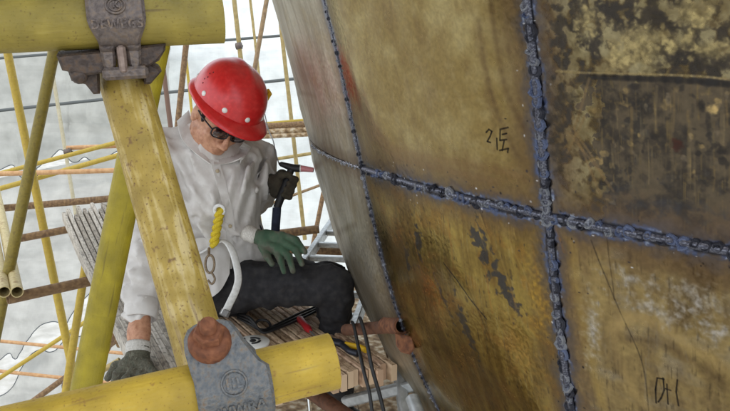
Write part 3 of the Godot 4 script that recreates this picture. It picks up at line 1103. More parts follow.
func build_near_scaffold() -> void:
	# top rail
	var a := P(-260, 36.0, 0.60)
	var b := P(222, 18.5, 0.715)
	var st := S()
	pipe(st, a, b, 0.0242, 0.0035, 40)
	single("scaffold_tube", st, M.tube_olive, "olive yellow scaffold tube whose open end sticks out above the red helmet", "tube", "scaffold tubes")
	# leaning post between the two big clamps
	var pa := P(112, 40, 0.742)
	var pb := P(214, 398, 0.668)
	st = S()
	pipe(st, pa, pb, 0.0242, 0.0035, 40)
	single("scaffold_tube", st, M.tube_worn, "scuffed cream yellow scaffold tube leaning between two large cast clamps", "tube", "scaffold tubes")
	# bottom rail
	var ba := P(-240, 496, 0.50)
	var bb := P(333, 361, 0.618)
	st = S()
	pipe(st, ba, bb, 0.0242, 0.0035, 40)
	single("scaffold_tube", st, M.tube_bright, "bright yellow scaffold tube with scraped open end below the tools", "tube", "scaffold tubes")
	# second post behind
	st = S()
	pipe(st, P(172, -40, 1.16), P(52, 560, 1.20), 0.0242, 0.0035, 32)
	single("scaffold_tube", st, M.tube_lime, "clean greenish yellow scaffold tube standing behind the leaning cream tube", "tube", "scaffold tubes")
	# upright outside the picture that carries both rails
	var ux := a.lerp(b, 0.12)
	var lx := ba.lerp(bb, 0.12)
	st = S()
	pipe(st, Vector3(ux.x - 0.01, GROUND_Y, minf(ux.z, lx.z) - 0.052), Vector3(ux.x - 0.01, 2.2, minf(ux.z, lx.z) - 0.052), 0.0242, 0.0035, 24)
	single("scaffold_tube", st, M.tube_olive, "upright scaffold post carrying the olive rail and the bright yellow rail", "tube", "scaffold tubes")

	# ---- top clamp ----
	var c0 := a.lerp(b, 0.0)
	var dirx := (b - a).normalized()
	var tpos: Vector3
	var bestd := 9.0
	for k in 400:
		var q := a.lerp(b, k / 400.0)
		var e := absf((q - EYE).dot(Vector3.RIGHT) / maxf(0.01, -(q - EYE).dot(Vector3(0, sin(deg_to_rad(PITCH)), cos(deg_to_rad(PITCH))))) - (118.0 - 365.0) / FOCAL)
		if e < bestd:
			bestd = e
			tpos = q
	var toc := (EYE - tpos).normalized()
	var zz := (toc - dirx * toc.dot(dirx)).normalized()
	zz = (zz + Vector3(0, -0.1, 0)).normalized()
	zz = (zz - dirx * zz.dot(dirx)).normalized()
	var yy := zz.cross(dirx).normalized()
	var xf := Transform3D(Basis(dirx, yy, zz), tpos)
	var t := thing("cast_clamp", "dark cast iron clamp with round emblem joining olive rail to leaning tube", "clamp", tpos)
	st = S()
	var path := []
	for k in 17:
		var an := deg_to_rad(lerpf(150, -52, k / 16.0))
		var w := 0.026
		if an < deg_to_rad(5): w = lerpf(0.026, 0.0185, clampf((deg_to_rad(5) - an) / 0.65, 0, 1))
		path.append([sin(an) * 0.0247, cos(an) * 0.0247, -w, w])
	path.append([-0.024, 0.0175, -0.0185, 0.0185])
	ribbon(st, xf, path, 0.0062, 0.003)
	obj("cap", st, M.cast, t)
	# two lugs either side of the bolt slot
	for s in [-1.0, 1.0]:
		st = S()
		var lug := []
		for k in 5:
			var an := deg_to_rad(lerpf(-38, -58, k / 4.0))
			lug.append([sin(an) * 0.0247 - 0.0004, cos(an) * 0.0247 + 0.0008, minf(0.0052 * s, 0.0186 * s), maxf(0.0052 * s, 0.0186 * s)])
		lug.append([-0.028, 0.0160, minf(0.0052 * s, 0.0182 * s), maxf(0.0052 * s, 0.0182 * s)])
		lug.append([-0.036, 0.0165, minf(0.0056 * s, 0.0175 * s), maxf(0.0056 * s, 0.0175 * s)])
		lug.append([-0.0385, 0.0160, minf(0.007 * s, 0.0160 * s), maxf(0.007 * s, 0.0160 * s)])
		ribbon(st, xf, lug, 0.0085, 0.0025)
		obj("lug", st, M.cast, t)
	st = S()
	box(st, xf * Transform3D(Basis(Vector3.RIGHT, -0.10), Vector3(0.0005, -0.0315, 0.0250)), Vector3(0.0072, 0.026, 0.008), 0.002)
	sweep(st, [xf * Vector3(0.0005, -0.020, 0.022), xf * Vector3(0.0005, -0.048, 0.0215)], 0.0046, 10)
	obj("bolt", st, M.steel_worn, t)
	# body casting: flange to the left, jaws to the right
	st = S()
	slab(st, PackedVector2Array([Vector2(-0.057, -0.026), Vector2(-0.012, -0.024), Vector2(-0.012, -0.044), Vector2(-0.034, -0.046), Vector2(-0.054, -0.040)]), xf * Transform3D(Basis(), Vector3(0, 0, 0.004)), 0.034, 0.003)
	slab(st, PackedVector2Array([Vector2(0.012, -0.022), Vector2(0.042, -0.020), Vector2(0.041, -0.026), Vector2(0.034, -0.036), Vector2(0.024, -0.041), Vector2(0.012, -0.044)]), xf * Transform3D(Basis(), Vector3(0, 0, 0.002)), 0.032, 0.003)
	obj("body", st, M.cast_dark, t)
	st = S()
	slab(st, PackedVector2Array([Vector2(-0.050, -0.042), Vector2(-0.022, -0.040), Vector2(-0.024, -0.066), Vector2(-0.030, -0.066), Vector2(-0.036, -0.056), Vector2(-0.048, -0.052)]), xf * Transform3D(Basis(), Vector3(0, 0, -0.002)), 0.026, 0.003)
	lathe(st, [Vector2(0.0, 0.022), Vector2(0.0055, 0.0215), Vector2(0.008, 0.018), Vector2(0.008, -0.014)], xf * Transform3D(Basis(Vector3.RIGHT, PI / 2), Vector3(-0.040, -0.046, -0.001)), 14)
	obj("hinge", st, M.cast_dark, t)
	st = S()
	slab(st, PackedVector2Array([Vector2(0.020, -0.036), Vector2(0.034, -0.044), Vector2(0.036, -0.048), Vector2(0.024, -0.060), Vector2(0.018, -0.060)]), xf * Transform3D(Basis(), Vector3(0, 0, -0.004)), 0.024, 0.003)
	obj("jaw", st, M.cast_dark, t)
	# collar lip over the leaning tube
	st = S()
	var pd := (pb - pa).normalized()
	var fr := frame_of(pd)
	var lipc: Vector3 = pa + pd * 0.024
	lathe(st, [Vector2(0.0244, -0.011), Vector2(0.0285, -0.011), Vector2(0.031, -0.008), Vector2(0.031, 0.006), Vector2(0.028, 0.010), Vector2(0.0244, 0.011)], Transform3D(Basis(fr.x, fr.z, fr.y), lipc), 28)
	box(st, xf * Transform3D(Basis(Vector3.RIGHT, -0.15), Vector3(0.002, -0.0455, 0.018)), Vector3(0.042, 0.012, 0.022), 0.003)
	obj("collar", st, M.cast, t)
	var face := func(an: float, lift: float) -> Transform3D:
		var r := 0.0309 + lift
		return xf * Transform3D(Basis(Vector3.RIGHT, -an), Vector3(0, sin(an) * r, cos(an) * r))
	st = S()
	ring(st, face.call(0.62, 0.0), 0.0085, 0.0011)
	ring(st, face.call(0.62, 0.0), 0.0058, 0.0008)
	obj("emblem", st, M.cast, t)
	lettering("K", 0.0095, 0.003, face.call(0.62, 0.0), M.cast, t)
	lettering("DEWEGS", 0.0118, 0.003, face.call(0.06, 0.0), M.cast, t)

	# ---- bottom clamp ----
	dirx = (bb - ba).normalized()
	bestd = 9.0
	for k in 600:
		var q := ba.lerp(bb, k / 600.0)
		var e := absf((q - EYE).dot(Vector3.RIGHT) / maxf(0.01, -(q - EYE).dot(Vector3(0, sin(deg_to_rad(PITCH)), cos(deg_to_rad(PITCH))))) - (231.0 - 365.0) / FOCAL)
		if e < bestd:
			bestd = e
			tpos = q
	toc = (EYE - tpos).normalized()
	zz = (toc - dirx * toc.dot(dirx)).normalized()
	yy = zz.cross(dirx).normalized()
	xf = Transform3D(Basis(dirx, yy, zz), tpos)
	t = thing("cast_clamp", "grey cast clamp with ringed letters and rusty bolt on bright yellow tube", "clamp", tpos)
	st = S()
	path = []
	# tongue up to the bolt, then round the front of the tube
	path.append([0.052, 0.020, -0.021, 0.002])
	path.append([0.049, 0.0205, -0.027, 0.008])
	path.append([0.042, 0.0215, -0.031, 0.012])
	path.append([0.032, 0.0225, -0.032, 0.016])
	path.append([0.024, 0.0232, -0.031, 0.020])
	path.append([0.014, 0.0242, -0.030, 0.0255])
	for k in 10:
		var an := deg_to_rad(lerpf(20, -75, k / 9.0))
		path.append([sin(an) * 0.0255, cos(an) * 0.0255, -0.029, 0.031])
	ribbon(st, xf, path, 0.006, 0.003)
	obj("cap", st, M.cast_grey, t)
	# saddle behind, between rail and leaning tube
	st = S()
	slab(st, PackedVector2Array([Vector2(-0.028, -0.02), Vector2(0.028, -0.02), Vector2(0.024, 0.024), Vector2(0.006, 0.050), Vector2(-0.024, 0.050), Vector2(-0.030, 0.024)]), xf * Transform3D(Basis(), Vector3(0, 0, 0.006)), 0.020, 0.003)
	obj("saddle", st, M.cast_grey, t)
	var bc := xf * Transform3D(Basis(Vector3.RIGHT, PI / 2 - 0.5), Vector3(-0.0115, 0.036, 0.026))
	st = S()
	lathe(st, [Vector2(0.0165, -0.006), Vector2(0.0174, 0.000), Vector2(0.0170, 0.005), Vector2(0.0150, 0.0085), Vector2(0.0125, 0.0095), Vector2(0.0, 0.0095)], bc, 24)
	obj("washer", st, M.rust_bright, t)
	st = S()
	lathe(st, [Vector2(0.0122, 0.008), Vector2(0.0122, 0.0175), Vector2(0.0106, 0.0195), Vector2(0.0, 0.0195)], bc, 6, -1)
	obj("nut", st, M.rust_bright, t)
	st = S()
	sweep(st, [bc * Vector3(0, 0.01, 0), bc * Vector3(0, 0.0275, 0), bc * Vector3(0, 0.029, 0)], [0.0066, 0.0066, 0.0056], 14)
	obj("bolt", st, M.rust_bright, t)
	var face2 := func(an: float, x: float) -> Transform3D:
		var r := 0.0316
		return xf * Transform3D(Basis(Vector3.RIGHT, -an), Vector3(x, sin(an) * r, cos(an) * r))
	st = S()
	var f2: Transform3D = face2.call(0.02, 0.001)
	ring(st, f2, 0.0098, 0.0011)
	obj("emblem", st, M.cast_grey, t)
	lettering("HL", 0.0115, 0.0018, f2, M.cast_grey, t)
	lettering("WWRA", 0.0125, 0.0018, face2.call(-0.66, 0.004), M.cast_grey, t)

func strip_board(called: String, label: String, lines: Array, mats: Array, th: float, w: float, seed_: int) -> void:
	var base: Vector3 = lines[0][0]
	var t := thing(called, label, "board", Vector3(base.x, -th, base.z), "bamboo strip boards of the platform")
	var rng := RandomNumberGenerator.new()
	rng.seed = seed_
	for L in lines:
		var st := S()
		var n: int = L.size()
		var top := rng.randf_range(-0.004, 0.004)
		var rows := []
		for i in n:
			var p: Vector3 = L[i]
			var d: Vector3 = (L[mini(i + 1, n - 1)] - L[maxi(i - 1, 0)]).normalized()
			var s := d.cross(Vector3.UP).normalized() * w * rng.randf_range(0.46, 0.52)
			var y := p.y + top + rng.randf_range(-0.0012, 0.0012)
			var c := 0.003
			rows.append([Vector3(p.x, y - th, p.z) - s, Vector3(p.x, y - c, p.z) - s, Vector3(p.x, y, p.z) - s * 0.65, Vector3(p.x, y, p.z) + s * 0.65, Vector3(p.x, y - c, p.z) + s, Vector3(p.x, y - th, p.z) + s])
		var v := rng.randf() * 3.0
		for i in n - 1:
			var vl: float = (L[i + 1] - L[i]).length()
			for k in 6:
				st.set_smooth_group(-1)
				var k2 := (k + 1) % 6
				quad(st, rows[i][k], rows[i + 1][k], rows[i + 1][k2], rows[i][k2], Vector2(k * 0.16, v), Vector2(k * 0.16, v + vl), Vector2(k * 0.16 + 0.16, v + vl), Vector2(k * 0.16 + 0.16, v))
			v += vl
		for e in [0, n - 1]:
			var r: Array = rows[e]
			quad(st, r[0], r[1], r[4], r[5])
			quad(st, r[1], r[2], r[3], r[4])
		obj("strip", st, mats[rng.randi() % mats.size()], t)

func bamboo_mats(stops: Array) -> Array:
	var out := []
	for k in stops.size():
		var w := 64
		var h := 512
		var s := streak_field(40 + k, w, h, 0.16, 1, 12, 4)
		var b := field(60 + k, w, h, 0.05, 4)
		var o := PackedByteArray()
		o.resize(w * h * 3)
		for i in w * h:
			var c: Color = stops[k][0]
			c = c.lerp(stops[k][1], clampf((s[i] / 255.0 - 0.35) * 2.2, 0, 1))
			c = c.lerp(stops[k][2], clampf((b[i] / 255.0 - 0.58) * 6.0, 0, 1) * 0.7)
			o[i * 3] = int(c.r * 255)
			o[i * 3 + 1] = int(c.g * 255)
			o[i * 3 + 2] = int(c.b * 255)
		var m := StandardMaterial3D.new()
		m.albedo_texture = image_of(o, w, h)
		m.roughness = 0.8
		out.append(m)
	return out

func build_platform() -> void:
	var grey := bamboo_mats([[col(176, 168, 154), col(140, 132, 120), col(98, 92, 84)], [col(190, 182, 170), col(150, 142, 130), col(110, 104, 96)], [col(160, 150, 136), col(126, 118, 106), col(90, 82, 74)]])
	var tan := bamboo_mats([[col(204, 178, 148), col(172, 144, 114), col(120, 94, 70)], [col(214, 188, 158), col(182, 152, 124), col(128, 100, 76)], [col(188, 160, 130), col(154, 126, 98), col(108, 84, 62)], [col(208, 178, 150), col(164, 132, 106), col(120, 92, 70)]])
	# far-reaching weathered board
	var le := [[64, 212], [79, 246], [100, 288], [131, 350], [166, 424]]
	var re := [[108, 203], [130, 243], [155, 289], [192, 352], [240, 424]]
	var lines := []
	for k in 10:
		var f := k / 9.0
		var pts := []
		for i in le.size():
			var A := G(le[i][0], le[i][1], 0)
			var B := G(re[i][0], re[i][1], 0)
			var q := A.lerp(B, f)
			if i == 0:
				q += (q - G(79, 246, 0).lerp(G(130, 243, 0), f)).normalized() * (0.12 * sin(k * 2.4))
			pts.append(q)
		lines.append(spline(pts, 3))
	strip_board("bamboo_board", "pale grey weathered bamboo strip board with fanned ends behind the yellow tubes", lines, grey, 0.05, 0.021, 3)
	# seat board
	var E0 := G(309, 307, 0)
	var E1 := G(393, 362, 0)
	var u := (E1 - E0).normalized()
	var s := Vector3.UP.cross(u).normalized()
	if s.z < 0: s = -s
	var rng := RandomNumberGenerator.new()
	rng.seed = 9
	for bi in 2:
		lines = []
		for k in 9:
			var o: float = (k + bi * 9) * 0.0225 + bi * 0.012 + 0.01
			var endp: Vector3 = E1 + s * o + u * (rng.randf_range(-0.014, 0.014) - o * 0.10 + (0.012 if bi == 0 else 0.0))
			var start := E1 + s * o - u * 1.15
			lines.append([start, start.lerp(endp, 0.5), endp - u * 0.03, endp])
		strip_board("bamboo_board", ["brown bamboo strip board under the worker, its ends towards the bronze shell", "brown bamboo strip board under the worker, lying beside the weathered board"][bi], lines, tan, 0.052, 0.0195, 20 + bi)

func build_far_scaffold() -> void:
	var T := [
		# a px, py, depth ; b ; radius ; material ; label
		[66, -5, 3.1, -24, 430, 3.05, 0.024, "tube_olive2", "dark olive scaffold tube slanting past two cream pipes"],
		[-7, -20, 4.3, 84, 425, 4.3, 0.024, "tube_yellow", "thin yellow scaffold brace ending at a dark clamp behind the weathered board"],
		[44, 20, 8.2, 79, 232, 8.2, 0.021, "tube_pale", "faded upright tube against the grey safety net"],
		[-60, 117, 9.0, 330, 75, 9.0, 0.02, "tube_dark", "long thin dark rail across the safety nets behind the helmet"],
		[-60, 63, 9.0, 340, 31, 9.0, 0.017, "tube_dark", "thin dark rail across the netting above the helmet"],
		[-40, 184, 7.0, 130, 139, 7.0, 0.0215, "tube_yellow", "yellow rail rising along the hem of the grey net"],
		[-40, 200, 6.6, 130, 152, 6.6, 0.0235, "tube_yellow", "second yellow rail rising below the hem of the grey net"],
		[-40, 175, 6.3, 130, 170, 6.3, 0.022, "tube_orange", "level reddish tube crossing the yellow rails under the net hem"],
		[67, 148, 7.1, 140, 145, 7.1, 0.022, "tube_orange", "short level reddish tube starting at a clamp on the faded upright"],
		[-40, 212, 4.78, 118, 198, 4.78, 0.0235, "rust_tube", "rusty brown crossbar under the fanned ends of the weathered board"],
		[12, 240, 4.0, 150, 214, 4.2, 0.0215, "rust_tube", "rusty brown crossbar under the weathered board, next after the fanned ends"],
		[86, 264, 3.6, 60, 430, 3.7, 0.020, "tube_yellow", "mustard scaffold brace crossing the thin yellow brace low down"],
		[-30, 338, 8.4, 160, 357, 8.4, 0.02, "tube_orange", "upper of two level reddish tubes in front of the scalloped net hems"],
		[-30, 368, 8.0, 160, 388, 8.0, 0.02, "tube_orange", "lower of two level reddish tubes in front of the scalloped net hems"],
		[-20, 391, 7.0, 128, 294, 7.2, 0.021, "tube_yellow", "slender yellow brace rising across the scalloped net hems"],
		[10, 418, 5.2, 128, 332, 5.4, 0.021, "rust_tube", "rusty brace rising to the dark clamp behind the greenish yellow tube"],
		[24, 418, 5.0, 120, 360, 5.0, 0.02, "tube_dull", "dull mustard brace below the rusty brace"],
		[130, 300, 4.4, 92, 382, 4.6, 0.02, "rust_tube", "short rusty brace beside the worker's dangling glove"],
		[192, -10, 5.6, 172, 180, 5.6, 0.023, "rust_tube", "rusty upright just left behind the white-shirted shoulder"],
		[180, 0, 8.6, 196, 150, 8.6, 0.017, "tube_yellow", "thin yellow tube crossing the rusty upright behind the shoulder"],
		[156, 10, 6.6, 175, 160, 6.6, 0.022, "tube_dark2", "dark brown upright between greenish tube and rusty upright"],
		[232, -20, 6.8, 241, 60, 6.8, 0.022, "tube_dull", "dull upright holding a small dark clamp above the helmet"],
		[248, -20, 8.8, 262, 100, 8.8, 0.017, "tube_dull", "thin dull upright behind the crown of the red helmet"],
		[272, -30, 6.4, 244, 130, 6.4, 0.021, "tube_dull2", "brownish tube leaning down behind the red helmet"],
		[278, 0, 7.6, 305, 240, 7.6, 0.0215, "tube_dull", "dull upright between the helmet and the bronze shell"],
		[262, 124, 7.4, 340, 117, 7.4, 0.017, "tube_yellow", "thin yellow rail just above the brown crossbeam by the shell"],
		[252, 163, 8.0, 345, 148, 8.0, 0.019, "tube_dull", "level dull tube crossing beyond the welding torch nozzle"],
		[248, 212, 8.0, 345, 176, 8.0, 0.016, "tube_dull2", "slanting thin tube below the welding torch"],
		[328, 170, 6.6, 312, 250, 6.6, 0.021, "rust_tube", "rusty brace tucked behind the edge of the bronze shell"],
		[252, 168, 6.4, 264, 250, 6.4, 0.018, "tube_yellow", "short yellow upright behind the worker's raised cuff"],
		[262, 236, 3.9, 319, 229, 3.9, 0.0235, "rust_tube", "rusty brown tube end pointing at the shell above the ladder"],
	]
	for q in T:
		var a := P(q[0], q[1], q[2])
		var b := P(q[3], q[4], q[5])
		tube_thing(a, b, q[6], M[q[7]], q[8])
	# uprights that carry this bay down to the ground (out of view below)
	for q in [[Vector3(-3.05, 0, -4.9), "far upright at the left end of the rusty crossbars"], [Vector3(-4.4, 0, -6.9), "far upright carrying the rails along the net hem"]]:
		tube_thing(Vector3(q[0].x, GROUND_Y, q[0].z), Vector3(q[0].x, 2.4, q[0].z), 0.0242, M.tube_olive2, q[1])
	# crossbar under the near part of the boards, and its ends
	tube_thing(G(8, 299, -0.078), G(150, 268, -0.078), 0.0225, M.rust_tube, "brown crossbar under the weathered board carrying the cream pipe ends")
	tube_thing(G(120, 372, -0.08), G(345, 330, -0.08), 0.0235, M.rust_tube, "brown crossbar hidden under the seat boards beside the worker")
	tube_thing(G(296, 381, -0.13), G(352, 420, -0.13), 0.024, M.rust_warm, "reddish rusty tube poking out below the bright yellow tube end")
	# two cream pipes lying on the crossbars
	for k in 2:
		var e := G([17.5, 4.5][k], 292.0, -0.031)
		var f := G([3.6, -8.0][k], 224.0, -0.031)
		var st := S()
		pipe(st, e, e + (f - e) * 1.9, 0.0235, 0.003, 20)
		single("cream_pipe", st, M.cream_pipe, ["open-ended cream pipe lying on the crossbar, next to the weathered board", "open-ended cream pipe lying on the crossbar, farther from the weathered board"][k], "pipe", "cream pipes")
	# clamps
	for q in [[68, 152, 7.05, "corroded greenish clamp where faded upright meets the yellow rail"], [34, 173, 6.5, "rusty clamp where the reddish tube crosses the yellow rails"], [69, 385, 4.3, "dark clamp at the foot of the thin yellow brace"], [239, 46, 6.8, "small dark clamp on the dull upright above the helmet"]]:
		var at := P(q[0], q[1], q[2])
		clamp_thing(at, Vector3(0.15, -1, 0.1), Vector3(1, 0.15, 0.1), 0.024, q[3])
	# brown beam beyond the helmet, bound from split poles
	var bt := thing("timber_beam", "weathered brown crossbeam bundle between the helmet and the bronze shell", "beam", P(285, 134, 6.9))
	for k in 3:
		var st := S()
		var dy := k * 5.0 - 5.0
		sweep(st, [P(215, 133 + dy, 6.9 + 0.02 * k), P(275, 131 + dy, 6.9), P(345, 127 + dy, 6.9)], 0.032 - 0.004 * k, 10)
		obj("pole", st, [M.rust_tube, M.timber, M.timber][k], bt)

func net(called_label: String, top: Array, bottom: Array, d: float, m: Material, seed_: int, rope_edge := 1) -> void:
	var n := FastNoiseLite.new()
	n.seed = seed_
	n.frequency = 0.9
	n.fractal_octaves = 3
	var interp := func(L: Array, x: float) -> float:
		for i in L.size() - 1:
			if x <= L[i + 1][0]:
				return cubic_interpolate_in_time(L[i][1], L[i + 1][1], L[maxi(i - 1, 0)][1], L[mini(i + 2, L.size() - 1)][1], clampf((x - L[i][0]) / maxf(L[i + 1][0] - L[i][0], 0.01), 0, 1), L[i + 1][0] - L[i][0], L[maxi(i - 1, 0)][0] - L[i][0] - (0.0 if i > 0 else 1.0), L[mini(i + 2, L.size() - 1)][0] - L[i][0] + (0.0 if i + 2 < L.size() else 1.0))
		return L[-1][1]
	var x0: float = bottom[0][0]
	var x1: float = bottom[-1][0]
	var nx := int((x1 - x0) / 2.0)
	var ny := 40
	var t := thing("safety_net", called_label, "net", P((x0 + x1) * 0.5, interp.call(bottom, (x0 + x1) * 0.5), d), "safety nets round the scaffold")
	var st := S()
	var grid := []
	for i in nx + 1:
		var x := lerpf(x0, x1, float(i) / nx)
		var ya: float = interp.call(top, x)
		var yb: float = interp.call(bottom, x)
		var c := []
		for j in ny + 1:
			var q := P(x, lerpf(ya, yb, float(j) / ny), d)
			q.z += n.get_noise_3d(q.x * 0.6, q.y * 2.2, 0) * 0.16 + absf(n.get_noise_3d(q.x * 0.5 + q.y * 1.1, q.y * 4.0 - q.x, 7.0)) * 0.10
			c.append(q)
		grid.append(c)
	for i in nx:
		for j in ny:
			var f := func(p: Vector3) -> Vector2: return Vector2(p.x, p.y)
			quad(st, grid[i][j], grid[i][j + 1], grid[i + 1][j + 1], grid[i + 1][j], f.call(grid[i][j]), f.call(grid[i][j + 1]), f.call(grid[i + 1][j + 1]), f.call(grid[i + 1][j]))
	obj("mesh", st, m, t)
	if rope_edge > 0:
		var e := []
		for i in nx + 1: e.append(grid[i][ny if rope_edge == 1 else 0])
		st = S()
		sweep(st, e, 0.006, 6)
		obj("hem_cord", st, M.cord_dark, t)

func net_mat(c: Color, alpha: float, seed_: int) -> StandardMaterial3D:
	var w := 256
	var b := field(seed_, w, w, 0.02, 4)
	var h := streak_field(seed_ + 1, w, w, 0.08, 8, 1, 3)
	var im := Image.create(w, w, false, Image.FORMAT_RGBA8)
	for y in w:
		for x in w:
			var i := y * w + x
			var k := 0.86 + 0.16 * b[i] / 255.0
			var weave := 0.04 if (x % 8 == 0 or y % 8 == 0) else 0.0
			im.set_pixel(x, y, Color(c.r * k, c.g * k, c.b * k, clampf(alpha + (h[i] / 255.0 - 0.5) * 0.22 + weave, 0.05, 1)))
	var m := StandardMaterial3D.new()
	m.albedo_texture = ImageTexture.create_from_image(im)
	m.uv1_scale = Vector3(0.55, 0.55, 1)
	m.transparency = BaseMaterial3D.TRANSPARENCY_ALPHA
	m.roughness = 0.9
	m.backlight_enabled = true
	m.backlight = Color(0.9, 0.9, 0.88)
	m.cull_mode = BaseMaterial3D.CULL_DISABLED
	return m

func build_nets() -> void:
	var grey := net_mat(col(190, 190, 185), 0.95, 90)
	var low := net_mat(col(202, 201, 197), 0.90, 93)
	var thin := net_mat(col(238, 243, 244), 0.80, 96)
	net("grey safety net hung behind the olive rail, hem laced along yellow rails", [[-220, -90], [170, -90]], [[-220, 214], [-60, 182], [0, 170], [14, 166], [24, 178], [34, 171], [52, 158], [66, 150], [72, 160], [80, 161], [88, 156], [96, 161], [104, 159], [120, 150], [170, 142]], 9.4, grey, 4)
	net("pale safety net with deep scalloped dark hem below the reddish tube", [[-220, 222], [-60, 190], [0, 178], [170, 150]], [[-220, 420], [-40, 372], [0, 360], [12, 352], [20, 356], [23, 350], [30, 338], [40, 326], [52, 320], [62, 320], [68, 323], [74, 312], [84, 300], [100, 284], [120, 268], [170, 240]], 9.6, low, 6)
	net("lower pale safety net gathered into scallops near the ground", [[-220, 470], [0, 395], [12, 388], [19, 378], [24, 364], [32, 354], [40, 350], [50, 352], [56, 350], [64, 341], [74, 333], [80, 336], [92, 322], [110, 306], [170, 280]], [[-220, 640], [170, 640]], 9.8, low, 8, 2)
	net("thin bluish white safety net behind the red helmet", [[150, -90], [700, -90]], [[150, 520], [700, 520]], 9.9, thin, 12, 0)

# unseen deck, added to keep sky light off the worker and near tubes
func build_shade_deck() -> void:
	var t := thing("added_shade_deck", "unseen deck of boards added overhead to shade the worker and near tubes", "deck", Vector3(-1.4, 2.25, -1.2))
	for k in 8:
		var st := S()
		box(st, Transform3D(Basis(), Vector3(-2.35 + k * 0.262, 2.28, -1.4)), Vector3(0.25, 0.05, 5.4), 0.004)
		obj("board", st, M.timber, t)
	for z in [-3.6, -1.5, 0.6]:
		var st := S()
		pipe(st, Vector3(-3.4, 2.228, z), Vector3(-0.46, 2.228, z), 0.0242, 0.0035, 16)
		obj("crossbar", st, M.rust_tube, t)

# boards of the lift below, where the worker's boots stand
func build_lower_deck() -> void:
	var t := thing("lower_deck", "shaded bamboo boards of the scaffold lift below the ladder", "deck", Vector3(-0.2, -0.6, -3.0))
	for k in 6:
		var st := S()
		box(st, Transform3D(Basis(Vector3.UP, 0.12), Vector3(-0.78 + k * 0.205, -0.585 + 0.004 * (k % 2), -3.05)), Vector3(0.195, 0.045, 3.0), 0.004)
		obj("board", st, M.timber, t)

# ---------- worker ----------
func hit(m: MeshInstance3D, px: float, py: float, lift := 0.0, fallback := 2.3) -> Vector3:
	var tm := m.mesh.generate_triangle_mesh()
	var off := Vector3.ZERO
	var n: Node = m
	while n != self:
		off += (n as Node3D).position
		n = n.get_parent()
	var r := ray(px, py).normalized()
	var h = tm.intersect_ray(EYE - off, r)
	if h.is_empty():
		return P(px, py, fallback)
	return h.position + off - r * lift

func cloth_strip(st: SurfaceTool, A: Array, B: Array, th: float) -> void:
	var n := A.size()
	var out := []
	for i in n:
		var d: Vector3 = (A[mini(i + 1, n - 1)] - A[maxi(i - 1, 0)])
		var nn := d.cross(B[i] - A[i]).normalized() * th * 0.5
		out.append(nn)
	for i in n - 1:
		st.set_smooth_group(1)
		quad(st, A[i] + out[i], A[i + 1] + out[i + 1], B[i + 1] + out[i + 1], B[i] + out[i])
		st.set_smooth_group(2)
		quad(st, A[i] - out[i], B[i] - out[i], B[i + 1] - out[i + 1], A[i + 1] - out[i + 1])
		st.set_smooth_group(3)
		quad(st, A[i] - out[i], A[i + 1] - out[i + 1], A[i + 1] + out[i + 1], A[i] + out[i])
		quad(st, B[i] + out[i], B[i + 1] + out[i + 1], B[i + 1] - out[i + 1], B[i] - out[i])
	st.set_smooth_group(-1)
	quad(st, A[0] + out[0], B[0] + out[0], B[0] - out[0], A[0] - out[0])
	quad(st, A[-1] + out[-1], A[-1] - out[-1], B[-1] - out[-1], B[-1] + out[-1])
	st.set_smooth_group(0)

